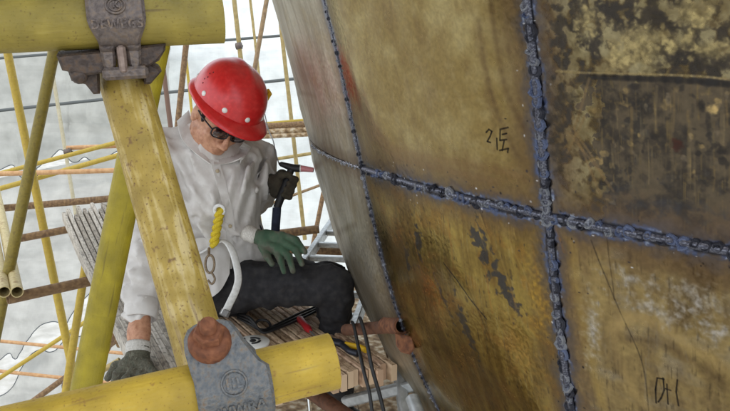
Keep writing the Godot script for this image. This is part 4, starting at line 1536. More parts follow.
func build_worker() -> void:
	var seat := G(228, 300, 0.0)
	var man := thing("person", "seated person in red hard hat and white shirt looking down", "person", seat)
	# joints
	var pelvis := P(230, 278, 2.50)
	var waist := P(224, 250, 2.47)
	var chest := P(212, 192, 2.43)
	var upper := P(207, 162, 2.41)
	var neck := P(204, 142, 2.385)
	var sr := P(166, 157, 2.36)
	var sl := P(248, 162, 2.54)
	var er := P(148, 245, 2.28)
	var wr := P(139, 333, 2.15)
	var el := P(250, 196, 2.66)
	var wl := P(269, 181, 2.47)
	var hr := P(222, 285, 2.40)
	var hl := P(240, 276, 2.58)
	var kr := P(335, 286, 2.29)
	var kl := P(330, 280, 2.44)
	var ar := kr + Vector3(0.0, -0.46, -0.20)
	var al := kl + Vector3(0.02, -0.46, -0.10)
	# head frame: left of the face, up, forward
	var f := Vector3(0.42, -0.53, 0.72).normalized()
	var u := Vector3(0.52, 0.78, 0.27)
	u = (u - f * u.dot(f)).normalized()
	var hb := Basis(u.cross(f), u, f)
	var hc := P(220, 117, 2.30)
	var hx := Transform3D(hb, hc)
	# body: one continuous figure
	var body := S()
	blob(body, [
		[pelvis, waist, 0.12, 0.105], [waist, chest, 0.105, 0.125], [chest, upper, 0.125, 0.10], [upper, neck, 0.09, 0.055],
		[upper, sr, 0.07, 0.055], [upper, sl, 0.07, 0.055], [sr, er, 0.05, 0.04], [er, wr, 0.04, 0.029], [wr, P(139, 350, 2.13), 0.029, 0.028], [sl, el, 0.05, 0.04], [el, wl, 0.04, 0.026],
		[hr, kr, 0.06, 0.030], [hl, kl, 0.06, 0.030], [kr, ar, 0.030, 0.024], [kl, al, 0.030, 0.024], [pelvis, hr, 0.1, 0.08], [pelvis, hl, 0.1, 0.08],
		[neck, hx * Vector3(0, -0.05, -0.03), 0.056, 0.052]], 0.013, 0.03)
	var e3 := func(x: float, y: float, z: float, rx: float, ry: float, rz: float) -> Array: return [hx * Vector3(x, y, z), Vector3(rx, ry, rz), hb]
	var c4 := func(a: Vector3, b: Vector3, ra: float, rb: float) -> Array: return [hx * a, hx * b, ra, rb]
	var hp := [e3.call(0.0, 0.02, -0.012, 0.074, 0.095, 0.094), e3.call(0.0, -0.052, 0.022, 0.058, 0.072, 0.066), c4.call(Vector3(-0.012, -0.108, 0.058), Vector3(0.012, -0.108, 0.058), 0.018, 0.018),
		c4.call(Vector3(-0.05, -0.075, 0.0), Vector3(-0.014, -0.105, 0.052), 0.018, 0.016), c4.call(Vector3(0.05, -0.075, 0.0), Vector3(0.014, -0.105, 0.052), 0.018, 0.016),
		c4.call(Vector3(0, 0.008, 0.088), Vector3(0, -0.042, 0.108), 0.007, 0.011), e3.call(-0.012, -0.047, 0.094, 0.009, 0.008, 0.010), e3.call(0.012, -0.047, 0.094, 0.009, 0.008, 0.010),
		e3.call(-0.036, -0.032, 0.062, 0.022, 0.018, 0.018), e3.call(0.036, -0.032, 0.062, 0.022, 0.018, 0.018), e3.call(0, 0.024, 0.076, 0.05, 0.011, 0.013),
		e3.call(0, -0.071, 0.086, 0.022, 0.0055, 0.008), e3.call(0, -0.083, 0.083, 0.019, 0.006, 0.008),
		e3.call(-0.077, -0.012, -0.012, 0.010, 0.032, 0.019), e3.call(0.077, -0.012, -0.012, 0.010, 0.032, 0.019),
		c4.call(Vector3(0, -0.03, -0.035), Vector3(0, -0.075, -0.03), 0.056, 0.052), [hx * Vector3(0, -0.075, -0.03), neck, 0.052, 0.056]]
	blob(body, hp, 0.0042, 0.012)
	var bm := obj("body", body, M.skin, man)
	for s in [-1.0, 1.0]:
		var ey := S()
		lathe(ey, [Vector2(0, -0.006), Vector2(0.010, -0.004), Vector2(0.012, 0.0), Vector2(0.010, 0.004), Vector2(0, 0.006)], hx * Transform3D(Basis(Vector3.RIGHT, 0.2), Vector3(s * 0.031, 0.0, 0.080)), 12)
		obj("eye", ey, M.hair, bm)
	# hair below the hat
	var hs := S()
	blob(hs, [e3.call(0, 0.028, -0.026, 0.077, 0.088, 0.084), c4.call(Vector3(-0.072, 0.03, 0.018), Vector3(-0.066, -0.012, 0.026), 0.009, 0.006), c4.call(Vector3(0.072, 0.03, 0.018), Vector3(0.066, -0.012, 0.026), 0.009, 0.006), e3.call(0, -0.03, -0.066, 0.05, 0.04, 0.02)], 0.005, 0.012)
	obj("hair", hs, M.hair, man)
	# spectacles
	var gs := S()
	for s in [-1.0, 1.0]:
		var lp := []
		for k in 17:
			var a := TAU * k / 16.0
			lp.append(hx * Vector3(s * 0.034 + 0.027 * signf(cos(a)) * pow(absf(cos(a)), 0.7), 0.0 + 0.018 * signf(sin(a)) * pow(absf(sin(a)), 0.7), 0.101 - 0.010 * absf(cos(a) + s) * 0.5))
		sweep(gs, lp, 0.0026, 6, false)
		sweep(gs, [hx * Vector3(s * 0.062, 0.006, 0.094), hx * Vector3(s * 0.080, 0.006, 0.03), hx * Vector3(s * 0.080, 0.004, -0.02)], 0.0026, 6)
	sweep(gs, [hx * Vector3(-0.008, 0.004, 0.102), hx * Vector3(0.008, 0.004, 0.102)], 0.0024, 6)
	var glasses := obj("spectacles", gs, M.rubber, man, "dark-framed spectacles")
	for s in [-1.0, 1.0]:
		var lens := S()
		lathe(lens, [Vector2(0.0, 0.0015), Vector2(0.024, 0.0), Vector2(0.0, -0.001)], hx * Transform3D(Basis(Vector3.RIGHT, PI / 2).scaled(Vector3(1.05, 0.72, 1)), Vector3(s * 0.034, 0, 0.0995)), 16)
		obj("lens", lens, M.lens, glasses)
	# shirt
	var fn := FastNoiseLite.new()
	fn.seed = 8
	fn.frequency = 4.0
	fn.fractal_octaves = 2
	var fr := FastNoiseLite.new()
	fr.seed = 9
	fr.frequency = 5.5
	fr.fractal_type = FastNoiseLite.FRACTAL_RIDGED
	fr.fractal_octaves = 2
	fr.fractal_gain = 0.35
	# creases pulled from the shoulders and armpits towards the belly and round the elbow
	var creases := []
	for q in [[172, 158, 198, 214], [186, 160, 214, 206], [244, 166, 230, 214], [254, 172, 238, 228], [198, 218, 236, 240], [164, 172, 160, 226], [258, 160, 250, 186], [150, 232, 172, 244], [138, 250, 164, 258], [136, 268, 158, 274], [192, 190, 222, 232], [226, 176, 222, 206], [130, 288, 150, 294]]:
		var pa := P(q[0], q[1], 2.3)
		var pb := P(q[2], q[3], 2.3)
		creases.append([Vector2(pa.x, pa.y), Vector2(pb.x, pb.y)])
	var folds := func(p: Vector3) -> float:
		var cr := 0.0
		var flat := Vector2(p.x, p.y)
		for c in creases:
			var d: float = flat.distance_to(Geometry2D.get_closest_point_to_segment(flat, c[0], c[1]))
			if d < 0.05:
				cr += 0.010 * exp(-d * d / 0.00012) - 0.008 * exp(-(d - 0.024) * (d - 0.024) / 0.0002)
		return cr + fn.get_noise_3d(p.x * 1.6, p.y * 0.7, p.z * 1.6) * 0.010 - maxf(fr.get_noise_3d(p.x * 1.5 + p.y * 0.5, p.y * 0.45 - p.x * 0.3, p.z * 1.5), 0.0) * 0.024 + 0.008
	var ss := S()
	var cuffr := er.lerp(wr, 0.72)
	blob(ss, [
		[P(226, 268, 2.49), waist, 0.145, 0.140], [waist, chest, 0.140, 0.150], [chest, upper, 0.150, 0.125], [upper, neck, 0.085, 0.050],
		[upper, sr, 0.098, 0.078], [upper, sl, 0.096, 0.080], [sr, er, 0.080, 0.062], [er, cuffr, 0.062, 0.047], [sl, el, 0.080, 0.066], [el, el.lerp(wl, 0.85), 0.066, 0.044]], 0.0072, 0.045, folds)
	var shirt := obj("shirt", ss, M.shirt, man, "loose white work shirt")
	# collar, front placket, buttons, pocket, cuffs
	var cs := S()
	var cA := []
	var cB := []
	for q in [[189, 110, 177, 121], [192, 122, 182, 139], [200, 138, 194, 152], [211, 153, 210, 164]]:
		cA.append(hit(bm, q[0], q[1], 0.010, 2.36))
		cB.append(hit(shirt, q[2], q[3], 0.008, 2.36))
	cloth_strip(cs, spline(cA, 4), spline(cB, 4), 0.005)
	cA = []
	cB = []
	for q in [[213, 154, 214, 165], [224, 154, 229, 163], [236, 150, 243, 157], [244, 142, 252, 147]]:
		cA.append(hit(bm, q[0], q[1], 0.010, 2.33))
		cB.append(hit(shirt, q[2], q[3], 0.008, 2.36))
	cloth_strip(cs, spline(cA, 4), spline(cB, 4), 0.005)
	obj("collar", cs, M.shirt, shirt)
	var pA := []
	var pB := []
	for k in 9:
		var t := k / 8.0
		var x := lerpf(214, 232, t) + 4.0 * sin(t * 3.0)
		var y := lerpf(160, 252, t)
		pA.append(hit(shirt, x - 4.5, y, 0.003, 2.28))
		pB.append(hit(shirt, x + 4.5, y, 0.003, 2.28))
	var ps := S()
	cloth_strip(ps, pA, pB, 0.004)
	obj("placket", ps, M.shirt, shirt)
	for k in 3:
		var t: float = [0.12, 0.36, 0.72][k]
		var q := hit(shirt, lerpf(214, 232, t) + 4.0 * sin(t * 3.0), lerpf(160, 252, t), 0.006, 2.28)
		var b := S()
		var bf := frame_of((EYE - q).normalized())
		lathe(b, [Vector2(0, 0.002), Vector2(0.0045, 0.0022), Vector2(0.0062, 0.001), Vector2(0.0062, -0.002)], Transform3D(Basis(bf.x, bf.z, bf.y), q), 12)
		obj("button", b, M.button, shirt)
	for cf in [[er, wr, 0.76, 0.049], [el, wl, 0.85, 0.045]]:
		var d: Vector3 = (cf[1] - cf[0]).normalized()
		var c: Vector3 = cf[0].lerp(cf[1], cf[2])
		var cfr := frame_of(d)
		var b := S()
		lathe(b, [Vector2(cf[3] - 0.003, -0.035), Vector2(cf[3] + 0.002, -0.034), Vector2(cf[3] + 0.001, 0.024), Vector2(cf[3] - 0.004, 0.026), Vector2(cf[3] - 0.006, 0.0)], Transform3D(Basis(cfr.x, cfr.z, cfr.y), c), 20)
		obj("cuff", b, M.shirt, shirt)
	# shirt tail hanging over the hip
	var tl := S()
	var tA := [P(192, 240, 2.315), P(200, 238, 2.30), P(208, 238, 2.305), P(216, 239, 2.295), P(224, 242, 2.305), P(230, 248, 2.32)]
	var tB := [P(186, 286, 2.285), P(195, 293, 2.262), P(205, 299, 2.278), P(214, 296, 2.258), P(222, 288, 2.275), P(229, 274, 2.29)]
	cloth_strip(tl, spline(tA, 4), spline(tB, 4), 0.006)
	obj("shirt_tail", tl, M.shirt, shirt)
	# trousers and boots
	var fold2 := func(p: Vector3) -> float:
		return fn.get_noise_3d(p.x * 1.0, p.y * 1.6, p.z * 1.6) * 0.009 - maxf(fr.get_noise_3d(p.x * 1.6 + p.y, p.y * 1.4 - p.x * 0.4, p.z * 1.6), 0.0) * 0.014 + 0.005
	var ts := S()
	blob(ts, [[pelvis, waist.lerp(pelvis, 0.3), 0.132, 0.122], [pelvis, hr, 0.11, 0.092], [pelvis, hl, 0.11, 0.095], [hr, kr, 0.088, 0.056], [hl, kl, 0.095, 0.058], [kr, ar, 0.056, 0.050], [kl, al, 0.056, 0.050]], 0.010, 0.035, fold2)
	obj("trousers", ts, M.trousers, man, "black work trousers")
	for a in [ar, al]:
		var b := S()
		blob(b, [[a, a + Vector3(0, -0.07, 0), 0.05, 0.045], [a + Vector3(0, -0.09, 0), a + Vector3(0.12, -0.10, 0.10), 0.045, 0.038]], 0.010, 0.02)
		obj("boot", b, M.rubber, man)
	# hard hat
	build_hat(man, hx)
	# right glove leaning on the weathered board
	var g := S()
	var pr := P(137, 362, 2.115)
	blob(g, [[P(139, 349, 2.13), pr, 0.034, 0.036], [pr, P(128, 366, 2.10), 0.034, 0.026], [pr, P(146, 368, 2.09), 0.03, 0.024],
		[P(128, 362, 2.11), P(116, 366, 2.12), 0.014, 0.013], [P(116, 366, 2.12), P(108, 378, 2.13), 0.013, 0.011],
		[P(129, 367, 2.09), P(118, 374, 2.08), 0.014, 0.013], [P(118, 374, 2.08), P(113, 387, 2.09), 0.013, 0.011],
		[P(133, 372, 2.07), P(126, 380, 2.05), 0.014, 0.013], [P(126, 380, 2.05), P(123, 391, 2.06), 0.013, 0.011],
		[P(141, 374, 2.06), P(138, 383, 2.04), 0.013, 0.012], [P(138, 383, 2.04), P(136, 392, 2.05), 0.012, 0.010],
		[P(147, 364, 2.08), P(155, 374, 2.05), 0.014, 0.012], [P(155, 374, 2.05), P(154, 383, 2.03), 0.012, 0.010]], 0.0042, 0.010)
	var gr := obj("glove", g, M.glove_dirty, man, "dirty grey-green work glove")
	knit_cuff(P(139, 343, 2.14), P(138, 353, 2.125), 0.037, gr)
	# left glove round the torch handle
	g = S()
	var ta := P(291, 170, 2.44)
	var tb := P(277, 208, 2.43)
	var gp := ta.lerp(tb, 0.42)
	var ax := (tb - ta).normalized()
	var tc := (EYE - gp).normalized()
	var sd := ax.cross(tc).normalized()
	if sd.x > 0: sd = -sd
	var prims := [[wl, gp + sd * 0.030 - tc * 0.012, 0.027, 0.026], [gp + sd * 0.022 - tc * 0.02 - ax * 0.03, gp + sd * 0.022 - tc * 0.02 + ax * 0.03, 0.022, 0.022]]
	for k in 4:
		var o := ax * (-0.033 + 0.021 * k)
		prims.append([gp + o - tc * 0.022 + sd * 0.01, gp + o - tc * 0.02 - sd * 0.022, 0.0105, 0.0105])
		prims.append([gp + o - tc * 0.02 - sd * 0.022, gp + o + tc * 0.008 - sd * 0.026, 0.0105, 0.010])
		prims.append([gp + o + tc * 0.008 - sd * 0.026, gp + o + tc * 0.022 - sd * (0.010 - 0.002 * k), 0.010, 0.009])
	prims.append([gp + sd * 0.03 - ax * 0.02, gp + sd * 0.022 + tc * 0.022 - ax * 0.03, 0.013, 0.011])
	prims.append([gp + sd * 0.022 + tc * 0.022 - ax * 0.03, gp + tc * 0.024 - ax * 0.042, 0.011, 0.009])
	blob(g, prims, 0.0042, 0.008)
	obj("glove", g, M.glove_brown, man, "brown work glove round the torch handle")

func knit_cuff(a: Vector3, b: Vector3, r: float, parent: Node3D) -> void:
	var st := S()
	var fr := frame_of(b - a)
	var L := (b - a).length()
	lathe(st, [Vector2(r - 0.008, -L * 0.5), Vector2(r - 0.001, -L * 0.5), Vector2(r + 0.001, -L * 0.2), Vector2(r - 0.001, L * 0.1), Vector2(r + 0.001, L * 0.4), Vector2(r - 0.004, L * 0.6)], Transform3D(Basis(fr.x, fr.z, fr.y), (a + b) * 0.5), 20)
	obj("knit_cuff", st, M.knit, parent)

func build_hat(man: Node3D, hx: Transform3D) -> void:
	var cx := hx * Transform3D(Basis(Vector3.RIGHT, -0.06), Vector3(0.004, 0.062, -0.010))
	var seg := 48
	var rx := 0.114
	var rz := 0.137
	var hgt := 0.128
	# surface point: turn th from the front towards the wearer's left, rise a from crown (0) to rim (1)
	var dome := func(th: float, a: float, lift: float) -> Vector3:
		var q := a * PI * 0.5
		var rr := pow(sin(q), 0.86)
		var x := sin(th) * rr * (rx + lift)
		var z := cos(th) * rr * (rz + lift)
		var y := pow(cos(q), 0.92) * (hgt + lift) if a < 1.0 else 0.0
		var ridge := clampf(1.0 - absf(x) / 0.026, 0, 1)
		y += 0.006 * smoothstep(0, 1, ridge) * clampf(1.3 - a * 1.5, 0, 1)
		return cx * Vector3(x, y, z)
	var brim := func(th: float, o: float, dy: float) -> Vector3:
		var fr := pow(maxf(cos(th), 0.0), 1.6)
		var ext := o * (0.013 + 0.034 * fr)
		return cx * Vector3(sin(th) * (rx + ext), -o * (0.010 + 0.010 * fr) + dy, cos(th) * (rz + ext))
	var st := S()
	for k in seg:
		var t0 := TAU * k / seg
		var t1 := TAU * (k + 1) / seg
		for i in 14:
			var a0 := i / 14.0
			var a1 := (i + 1) / 14.0
			st.set_smooth_group(0)
			quad(st, dome.call(t0, a0, 0.0), dome.call(t0, a1, 0.0), dome.call(t1, a1, 0.0), dome.call(t1, a0, 0.0))
			st.set_smooth_group(4)
			quad(st, dome.call(t0, a0, -0.003), dome.call(t1, a0, -0.003), dome.call(t1, a1, -0.003), dome.call(t0, a1, -0.003))
		st.set_smooth_group(2)
		quad(st, brim.call(t0, 0.0, 0.0), brim.call(t0, 0.6, 0.0015), brim.call(t1, 0.6, 0.0015), brim.call(t1, 0.0, 0.0))
		quad(st, brim.call(t0, 0.6, 0.0015), brim.call(t0, 1.0, -0.002), brim.call(t1, 1.0, -0.002), brim.call(t1, 0.6, 0.0015))
		quad(st, brim.call(t0, 1.0, -0.002), brim.call(t0, 1.0, -0.007), brim.call(t1, 1.0, -0.007), brim.call(t1, 1.0, -0.002))
		quad(st, brim.call(t0, 1.0, -0.007), brim.call(t0, 0.0, -0.004), brim.call(t1, 0.0, -0.004), brim.call(t1, 1.0, -0.007))
	var hat := obj("hard_hat", st, M.helmet, man, "glossy red hard hat with white rivets round the rim")
	var stud := func(th: float, a: float, r: float, m: Material, called: String) -> void:
		var p: Vector3 = dome.call(th, a, 0.0)
		var n: Vector3 = (dome.call(th, a, 0.01) - p).normalized()
		var fr := frame_of(n)
		var b := S()
		lathe(b, [Vector2(0, 0.35 * r), Vector2(0.6 * r, 0.3 * r), Vector2(r, 0.1 * r), Vector2(r, -0.3 * r)], Transform3D(Basis(fr.x, fr.z, fr.y), p), 14)
		obj(called, b, m, hat)
	for th in [-1.32, -0.62, 0.05, 0.75, 1.5, 2.3, -2.2]:
		stud.call(th, 0.93, 0.0085, M.white_plastic, "rivet")
	for k in 5:
		stud.call(-1.55 - 0.05 * (k % 2), 0.60 + 0.06 * k, 0.0026, M.vent_dark, "vent_hole")
		stud.call(1.55, 0.60 + 0.06 * k, 0.0026, M.vent_dark, "vent_hole")
	var p: Vector3 = dome.call(1.45, 0.74, 0.004)
	var n: Vector3 = (dome.call(1.45, 0.74, 0.02) - p).normalized()
	var b := S()
	box(b, Transform3D(Basis(hx.basis.y, hx.basis.z, hx.basis.x), p), Vector3(0.045, 0.03, 0.012), 0.004)
	obj("badge", b, M.yellow_plastic, hat, "small yellow badge")

# ---------- ladder and small things ----------
func build_ladder() -> void:
	var L := -0.15
	var a := G(333, 221, L)
	var b := G(302, 266, L)
	var d := (b - a).normalized()
	var near := b + d * 1.25
	var side := Vector3(-d.z, 0, d.x).normalized()
	if side.x < 0: side = -side
	var w := 0.37
	var t := thing("ladder", "silver aluminium ladder lying flat beside the bronze shell below the platform", "ladder", Vector3(b.x, L - 0.05, b.z))
	for s in [0.0, w]:
		var st := S()
		var p0: Vector3 = a + side * s
		var p1: Vector3 = near + side * s
		var c: Vector3 = (p0 + p1) * 0.5
		box(st, Transform3D(Basis(side, Vector3.UP, -d if side.cross(Vector3.UP).dot(-d) > 0 else d), c), Vector3(0.026, 0.065, (p1 - p0).length()), 0.004)
		obj("rail", st, M.aluminium, t)
	var n := 9
	for k in n:
		var p: Vector3 = a + d * (0.06 + k * 0.272)
		var st := S()
		var fr := Basis(side, Vector3.UP, side.cross(Vector3.UP))
		box(st, Transform3D(fr, p + side * w * 0.5 + Vector3(0, 0.006, 0)), Vector3(w - 0.026, 0.028, 0.034), 0.005)
		obj("rung", st, M.aluminium, t)
	# tubes the ladder lies on, reaching out under the platform
	for q in [[a + d * 0.5, "hidden crossbar under the far end of the ladder"], [near - d * 0.35, "hidden crossbar under the near end of the ladder"]]:
		tube_thing(q[0] - side * 0.55 + Vector3(0, -0.057, 0), q[0] + side * (w + 0.02) + Vector3(0, -0.057, 0), 0.024, M.rust_tube, q[1])
	# end of a second ladder below the boards
	t = thing("ladder", "grey aluminium ladder end below the rusty bracket at the shell's foot", "ladder", P(390, 400, 2.2))
	var st2 := S()
	var ra := P(397, 360, 2.26)
	var rb := P(407, 430, 2.08)
	box(st2, Transform3D(frame_of(rb - ra), (ra + rb) * 0.5), Vector3(0.03, 0.06, (rb - ra).length()), 0.004)
	obj("rail", st2, M.aluminium, t)
	st2 = S()
	box(st2, Transform3D(frame_of(P(418, 384, 2.14) - P(344, 402, 2.3)), (P(418, 384, 2.14) + P(344, 402, 2.3)) * 0.5), Vector3(0.03, 0.034, (P(418, 384, 2.14) - P(344, 402, 2.3)).length()), 0.005)
	obj("rung", st2, M.aluminium, t)
	st2 = S()
	sweep(st2, [P(412, 398, 2.06), P(428, 440, 1.95)], 0.020, 16)
	obj("foot_tube", st2, M.aluminium, t)

func cable(called: String, pts: Array, r: float, m: Material, label: String, cat := "cable", group := "") -> void:
	var st := S()
	sweep(st, spline(pts, 6), r, 8)
	single(called, st, m, label, cat, group)

func build_small_things() -> void:
	# welding torch
	var d := 2.44
	var ta := P(291, 170, d)
	var tb := P(277, 208, d - 0.01)
	var t := thing("welding_torch", "black welding torch with pink nozzle held against the bronze shell", "torch", tb)
	var st := S()
	sweep(st, [ta, ta.lerp(tb, 0.25), ta.lerp(tb, 0.3), tb], [0.012, 0.012, 0.0145, 0.0135], 14)
	obj("handle", st, M.rubber, t)
	st = S()
	sweep(st, [P(279, 163.5, d), P(281, 164, d), P(284, 165, d), P(293, 168, d), P(300, 168.4, d)], [0.004, 0.0085, 0.0095, 0.0135, 0.013], 14)
	obj("torch_head", st, M.rubber, t)
	st = S()
	sweep(st, [P(299.5, 168.4, d), P(301, 168.4, d)], 0.0125, 14)
	obj("gasket", st, M.white_plastic, t)
	st = S()
	sweep(st, [P(300.5, 168.5, d), P(304, 168.7, d), P(313.5, 170, d - 0.005)], [0.0115, 0.0105, 0.008], 14)
	obj("nozzle", st, M.pink, t, "pink ceramic nozzle")
	st = S()
	sweep(st, spline([tb, P(276, 222, 2.42), P(274, 236, 2.40), P(264, 240, 2.42), P(256, 226, 2.45), P(246, 212, 2.44), P(240, 206, 2.47), P(236, 214, 2.56)], 6), 0.015, 10)
	obj("hose", st, M.navy, t, "dark navy torch hose looped over the lap")
	cable("wire", [P(279, 163.5, d), P(276, 154, 2.5), P(273, 140, 2.6), P(268, 128, 2.8), P(262, 100, 3.0)], 0.0022, M.wire_grey, "thin grey wire rising from the welding torch tail", "wire")
	# green glove resting on the lap
	t = thing("work_glove", "green work glove with pale knit cuff lying on black trousers", "glove", P(272, 248, 2.27))
	st = S()
	var g := func(x: float, y: float, z: float) -> Vector3: return P(x, y, 2.265 + z)
	blob(st, [[g.call(256, 236, 0.02), g.call(266, 240, 0.01), 0.024, 0.026], [g.call(266, 236, 0.01), g.call(281, 238, 0.0), 0.022, 0.019], [g.call(266, 246, 0.0), g.call(278, 249, -0.01), 0.022, 0.019],
		[g.call(281, 235, 0.0), g.call(296, 240, -0.012), 0.0125, 0.0115], [g.call(296, 240, -0.012), g.call(305, 252, -0.02), 0.0115, 0.009],
		[g.call(283, 241, -0.01), g.call(296, 250, -0.022), 0.0125, 0.0115], [g.call(296, 250, -0.022), g.call(302, 264, -0.03), 0.0115, 0.009],
		[g.call(280, 246, -0.012), g.call(289, 257, -0.028), 0.0125, 0.0115], [g.call(289, 257, -0.028), g.call(293, 271, -0.036), 0.0115, 0.009],
		[g.call(275, 250, -0.014), g.call(281, 261, -0.030), 0.0115, 0.0105], [g.call(281, 261, -0.030), g.call(284, 272, -0.036), 0.0105, 0.008],
		[g.call(262, 246, 0.0), g.call(267, 256, -0.024), 0.0135, 0.012], [g.call(267, 256, -0.024), g.call(272, 264, -0.036), 0.012, 0.009]], 0.0036, 0.005)
	var gm := obj("palm", st, M.glove_green, t)
	st = S()
	var ca: Vector3 = g.call(246, 232, 0.03)
	var cb: Vector3 = g.call(257, 237, 0.018)
	var fr := frame_of(cb - ca)
	lathe(st, [Vector2(0.020, -0.02), Vector2(0.031, -0.022), Vector2(0.033, -0.01), Vector2(0.030, 0.004), Vector2(0.032, 0.016), Vector2(0.024, 0.024)], Transform3D(Basis(fr.x, fr.z, fr.y).scaled_local(Vector3(1, 1, 0.8)), (ca + cb) * 0.5), 20)
	obj("knit_cuff", st, M.knit, t)
	# safety harness: white webbing, yellow rope, hook
	t = thing("safety_harness", "white safety belt webbing with yellow rope end at the worker's hip", "harness", P(226, 300, 2.22))
	st = S()
	sweep(st, spline([P(190, 258, 2.285), P(204, 251, 2.275), P(216, 244, 2.275), P(224, 241, 2.275), P(231, 248, 2.25), P(236, 262, 2.23), P(238.5, 278, 2.22), P(236, 290, 2.21), P(230, 303, 2.20), P(224, 315, 2.19)], 5), 0.0135, 8, true, 0.32)
	obj("webbing", st, M.strap, t)
	st = S()
	box(st, Transform3D(frame_of(P(224, 315, 2.19) - P(230, 303, 2.2)), P(225, 313, 2.185)), Vector3(0.036, 0.014, 0.022), 0.003)
	obj("buckle", st, M.wire_grey, t)
	for k in 2:
		st = S()
		var pts := []
		for i in 25:
			var q := P(lerpf(220.5, 213.5, i / 24.0), lerpf(209, 246, i / 24.0), 2.262)
			var a := i * 0.75 + PI * k
			pts.append(q + Vector3(cos(a) * 0.008, 0, sin(a) * 0.008))
		sweep(st, pts, 0.0085, 8)
		obj("rope", st, M.rope_yellow, t)
	st = S()
	ring(st, Transform3D(Basis(), P(219.5, 210, 2.258)), 0.015, 0.006)
	obj("rope_loop", st, M.strap, t)
	st = S()
	var rp := []
	for k in 21:
		var a := TAU * k / 20.0
		rp.append(P(210 + 4.5 * cos(a), 264 + 9.0 * sin(a), 2.245))
	sweep(st, rp, 0.004, 8, false)
	sweep(st, [P(209, 256, 2.242), P(209, 248, 2.26)], 0.004, 8)
	sweep(st, spline([P(212, 273, 2.242), P(215, 279, 2.238), P(212, 284, 2.236), P(208, 280, 2.238)], 4), 0.0035, 8)
	obj("hook", st, M.brass, t)
	# tools on the boards
	pliers("pliers", "yellow-handled pliers on the brown bamboo board", G(362, 352, 0.014), G(326, 338, 0.014), M.yellow_plastic)
	t = thing("screwdriver", "red-handled screwdriver lying on the brown bamboo board", "screwdriver", G(304, 325, 0.0))
	st = S()
	var sa := G(299, 318, 0.014)
	var sb := G(310, 331, 0.014)
	sweep(st, [sa, sa.lerp(sb, 0.1), sa.lerp(sb, 0.5), sa.lerp(sb, 0.85), sb], [0.008, 0.0125, 0.011, 0.0125, 0.007], 12)
	obj("handle", st, M.red_plastic, t)
	st = S()
	sweep(st, [sb, G(326, 348, 0.010)], 0.003, 8)
	obj("blade", st, M.wire_grey, t)
	# black cables across the board
	for k in 3:
		cable("black_cable", [G(326, 303 + k * 1.5, 0.012), G(300, 313 + k * 3, 0.010), G(276, 325 + k * 2, 0.010 + 0.008 * k), G(262, 330 + k, 0.03), G(250, 324 - k * 3, 0.05 + 0.01 * k), G(238, 318 - k * 2, 0.02)], 0.0045, M.rubber, ["black cable along the brown board, closest to the black trousers", "middle one of three black cables along the brown board", "black cable along the brown board, closest to the screwdriver"][k], "cable", "black cables on the board")
	var lp := []
	for k in 13:
		var a := TAU * k / 12.0
		lp.append(G(263, 326, 0.03) + Vector3(cos(a) * 0.024, sin(a) * 0.022 + 0.004, sin(a) * 0.012))
	st = S()
	sweep(st, lp, 0.0045, 8, false)
	single("cable_tie", st, M.rubber, "small black cable coil on the brown board near the belt buckle", "cable")
	# white disc with dark ring
	t = thing("grinding_disc", "small white disc with black swirl lying behind the yellow tube", "disc", G(253, 342, 0.0))
	var c := G(253, 342, 0.014)
	st = S()
	lathe(st, [Vector2(0.0, 0.004), Vector2(0.05, 0.003), Vector2(0.053, 0.0), Vector2(0.05, -0.010), Vector2(0.0, -0.010)], Transform3D(Basis(), c), 28)
	obj("plate", st, M.white_plastic, t)
	for k in 3:
		st = S()
		var pts := []
		for i in 9:
			var a := TAU * k / 3.0 + i * 0.2
			pts.append(c + Vector3(cos(a) * (0.022 + 0.012 * (k % 2)), 0.005, sin(a) * (0.022 + 0.012 * (k % 2))))
		sweep(st, pts, 0.0045, 6, true, 0.5)
		obj("swirl", st, M.rubber, t)
	st = S()
	lathe(st, [Vector2(0.0, 0.008), Vector2(0.009, 0.007), Vector2(0.011, 0.003)], Transform3D(Basis(), c), 14)
	obj("hub", st, M.rubber, t)
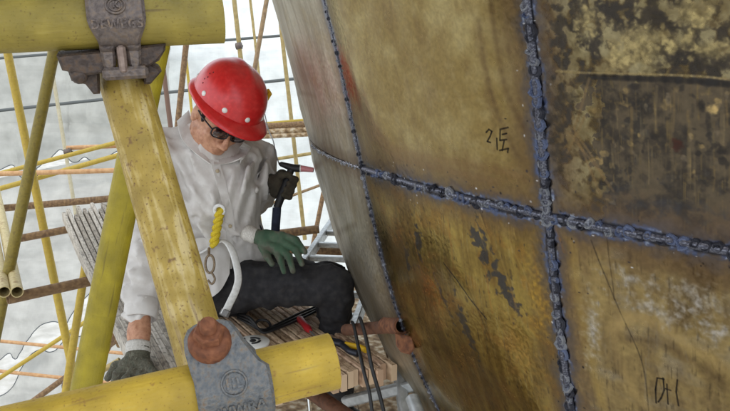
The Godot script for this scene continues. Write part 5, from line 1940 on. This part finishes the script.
	# hanging cables at the end of the platform
	cable("hanging_cable", [P(360, 318, 2.14), P(361.5, 322, 2.06), P(366, 338, 1.90), P(372, 368, 1.86), P(380, 396, 1.86), P(388, 430, 1.86)], 0.0052, M.rubber, "black cable hanging over the ends of the brown boards, closer to the shell", "cable", "black cables hanging off the platform")
	cable("hanging_cable", [P(352, 322, 2.16), P(354, 326, 2.08), P(358, 345, 1.92), P(364, 372, 1.85), P(370, 396, 1.84), P(374, 430, 1.84)], 0.0048, M.rubber, "black cable hanging over the ends of the brown boards, closer to the pliers", "cable", "black cables hanging off the platform")
	# rusty pipe stub with collar pressed against the shell
	t = thing("rusty_bracket", "rusty orange pipe stub with open collar against the shell's silver edge", "bracket", P(385, 335, 1.95))
	st = S()
	pipe(st, P(346, 330, 2.20), P(388, 327, 1.97), 0.018, 0.004, 20)
	obj("pipe_stub", st, M.rust_warm, t)
	st = S()
	pipe(st, P(386, 325, 1.975), P(402, 326, 1.86), 0.023, 0.006, 22)
	obj("collar", st, M.rust_orange, t)
	st = S()
	slab(st, PackedVector2Array([Vector2(-0.024, 0.012), Vector2(0.022, 0.004), Vector2(0.028, -0.026), Vector2(0.016, -0.042), Vector2(-0.008, -0.036), Vector2(-0.020, -0.02)]), Transform3D(frame_of((EYE - P(405, 338, 1.8)).normalized()), P(404, 338, 1.845)), 0.022, 0.004)
	obj("flange", st, M.rust_orange, t)

func pliers(called: String, label: String, hand: Vector3, jaw: Vector3, m: Material) -> void:
	var t := thing(called, label, "pliers", Vector3(hand.x, 0, hand.z))
	var d := (jaw - hand).normalized()
	var s := Vector3.UP.cross(d).normalized()
	var L := (jaw - hand).length()
	var piv := hand + d * L * 0.55
	for k in [-1.0, 1.0]:
		var st := S()
		sweep(st, spline([piv - d * 0.01 + s * k * 0.006, piv - d * 0.04 + s * k * 0.016, hand + d * 0.03 + s * k * 0.022, hand + s * k * 0.018], 4), 0.0095, 10)
		obj("handle", st, m if k * s.z < 0.0 else M.tool_steel, t)
		st = S()
		sweep(st, [piv - d * 0.012 + s * k * 0.006, piv, piv + d * 0.02 - s * k * 0.007, jaw - s * k * 0.003 + d * 0.012], [0.007, 0.011, 0.009, 0.004], 8)
		obj("jaw", st, M.tool_steel, t)
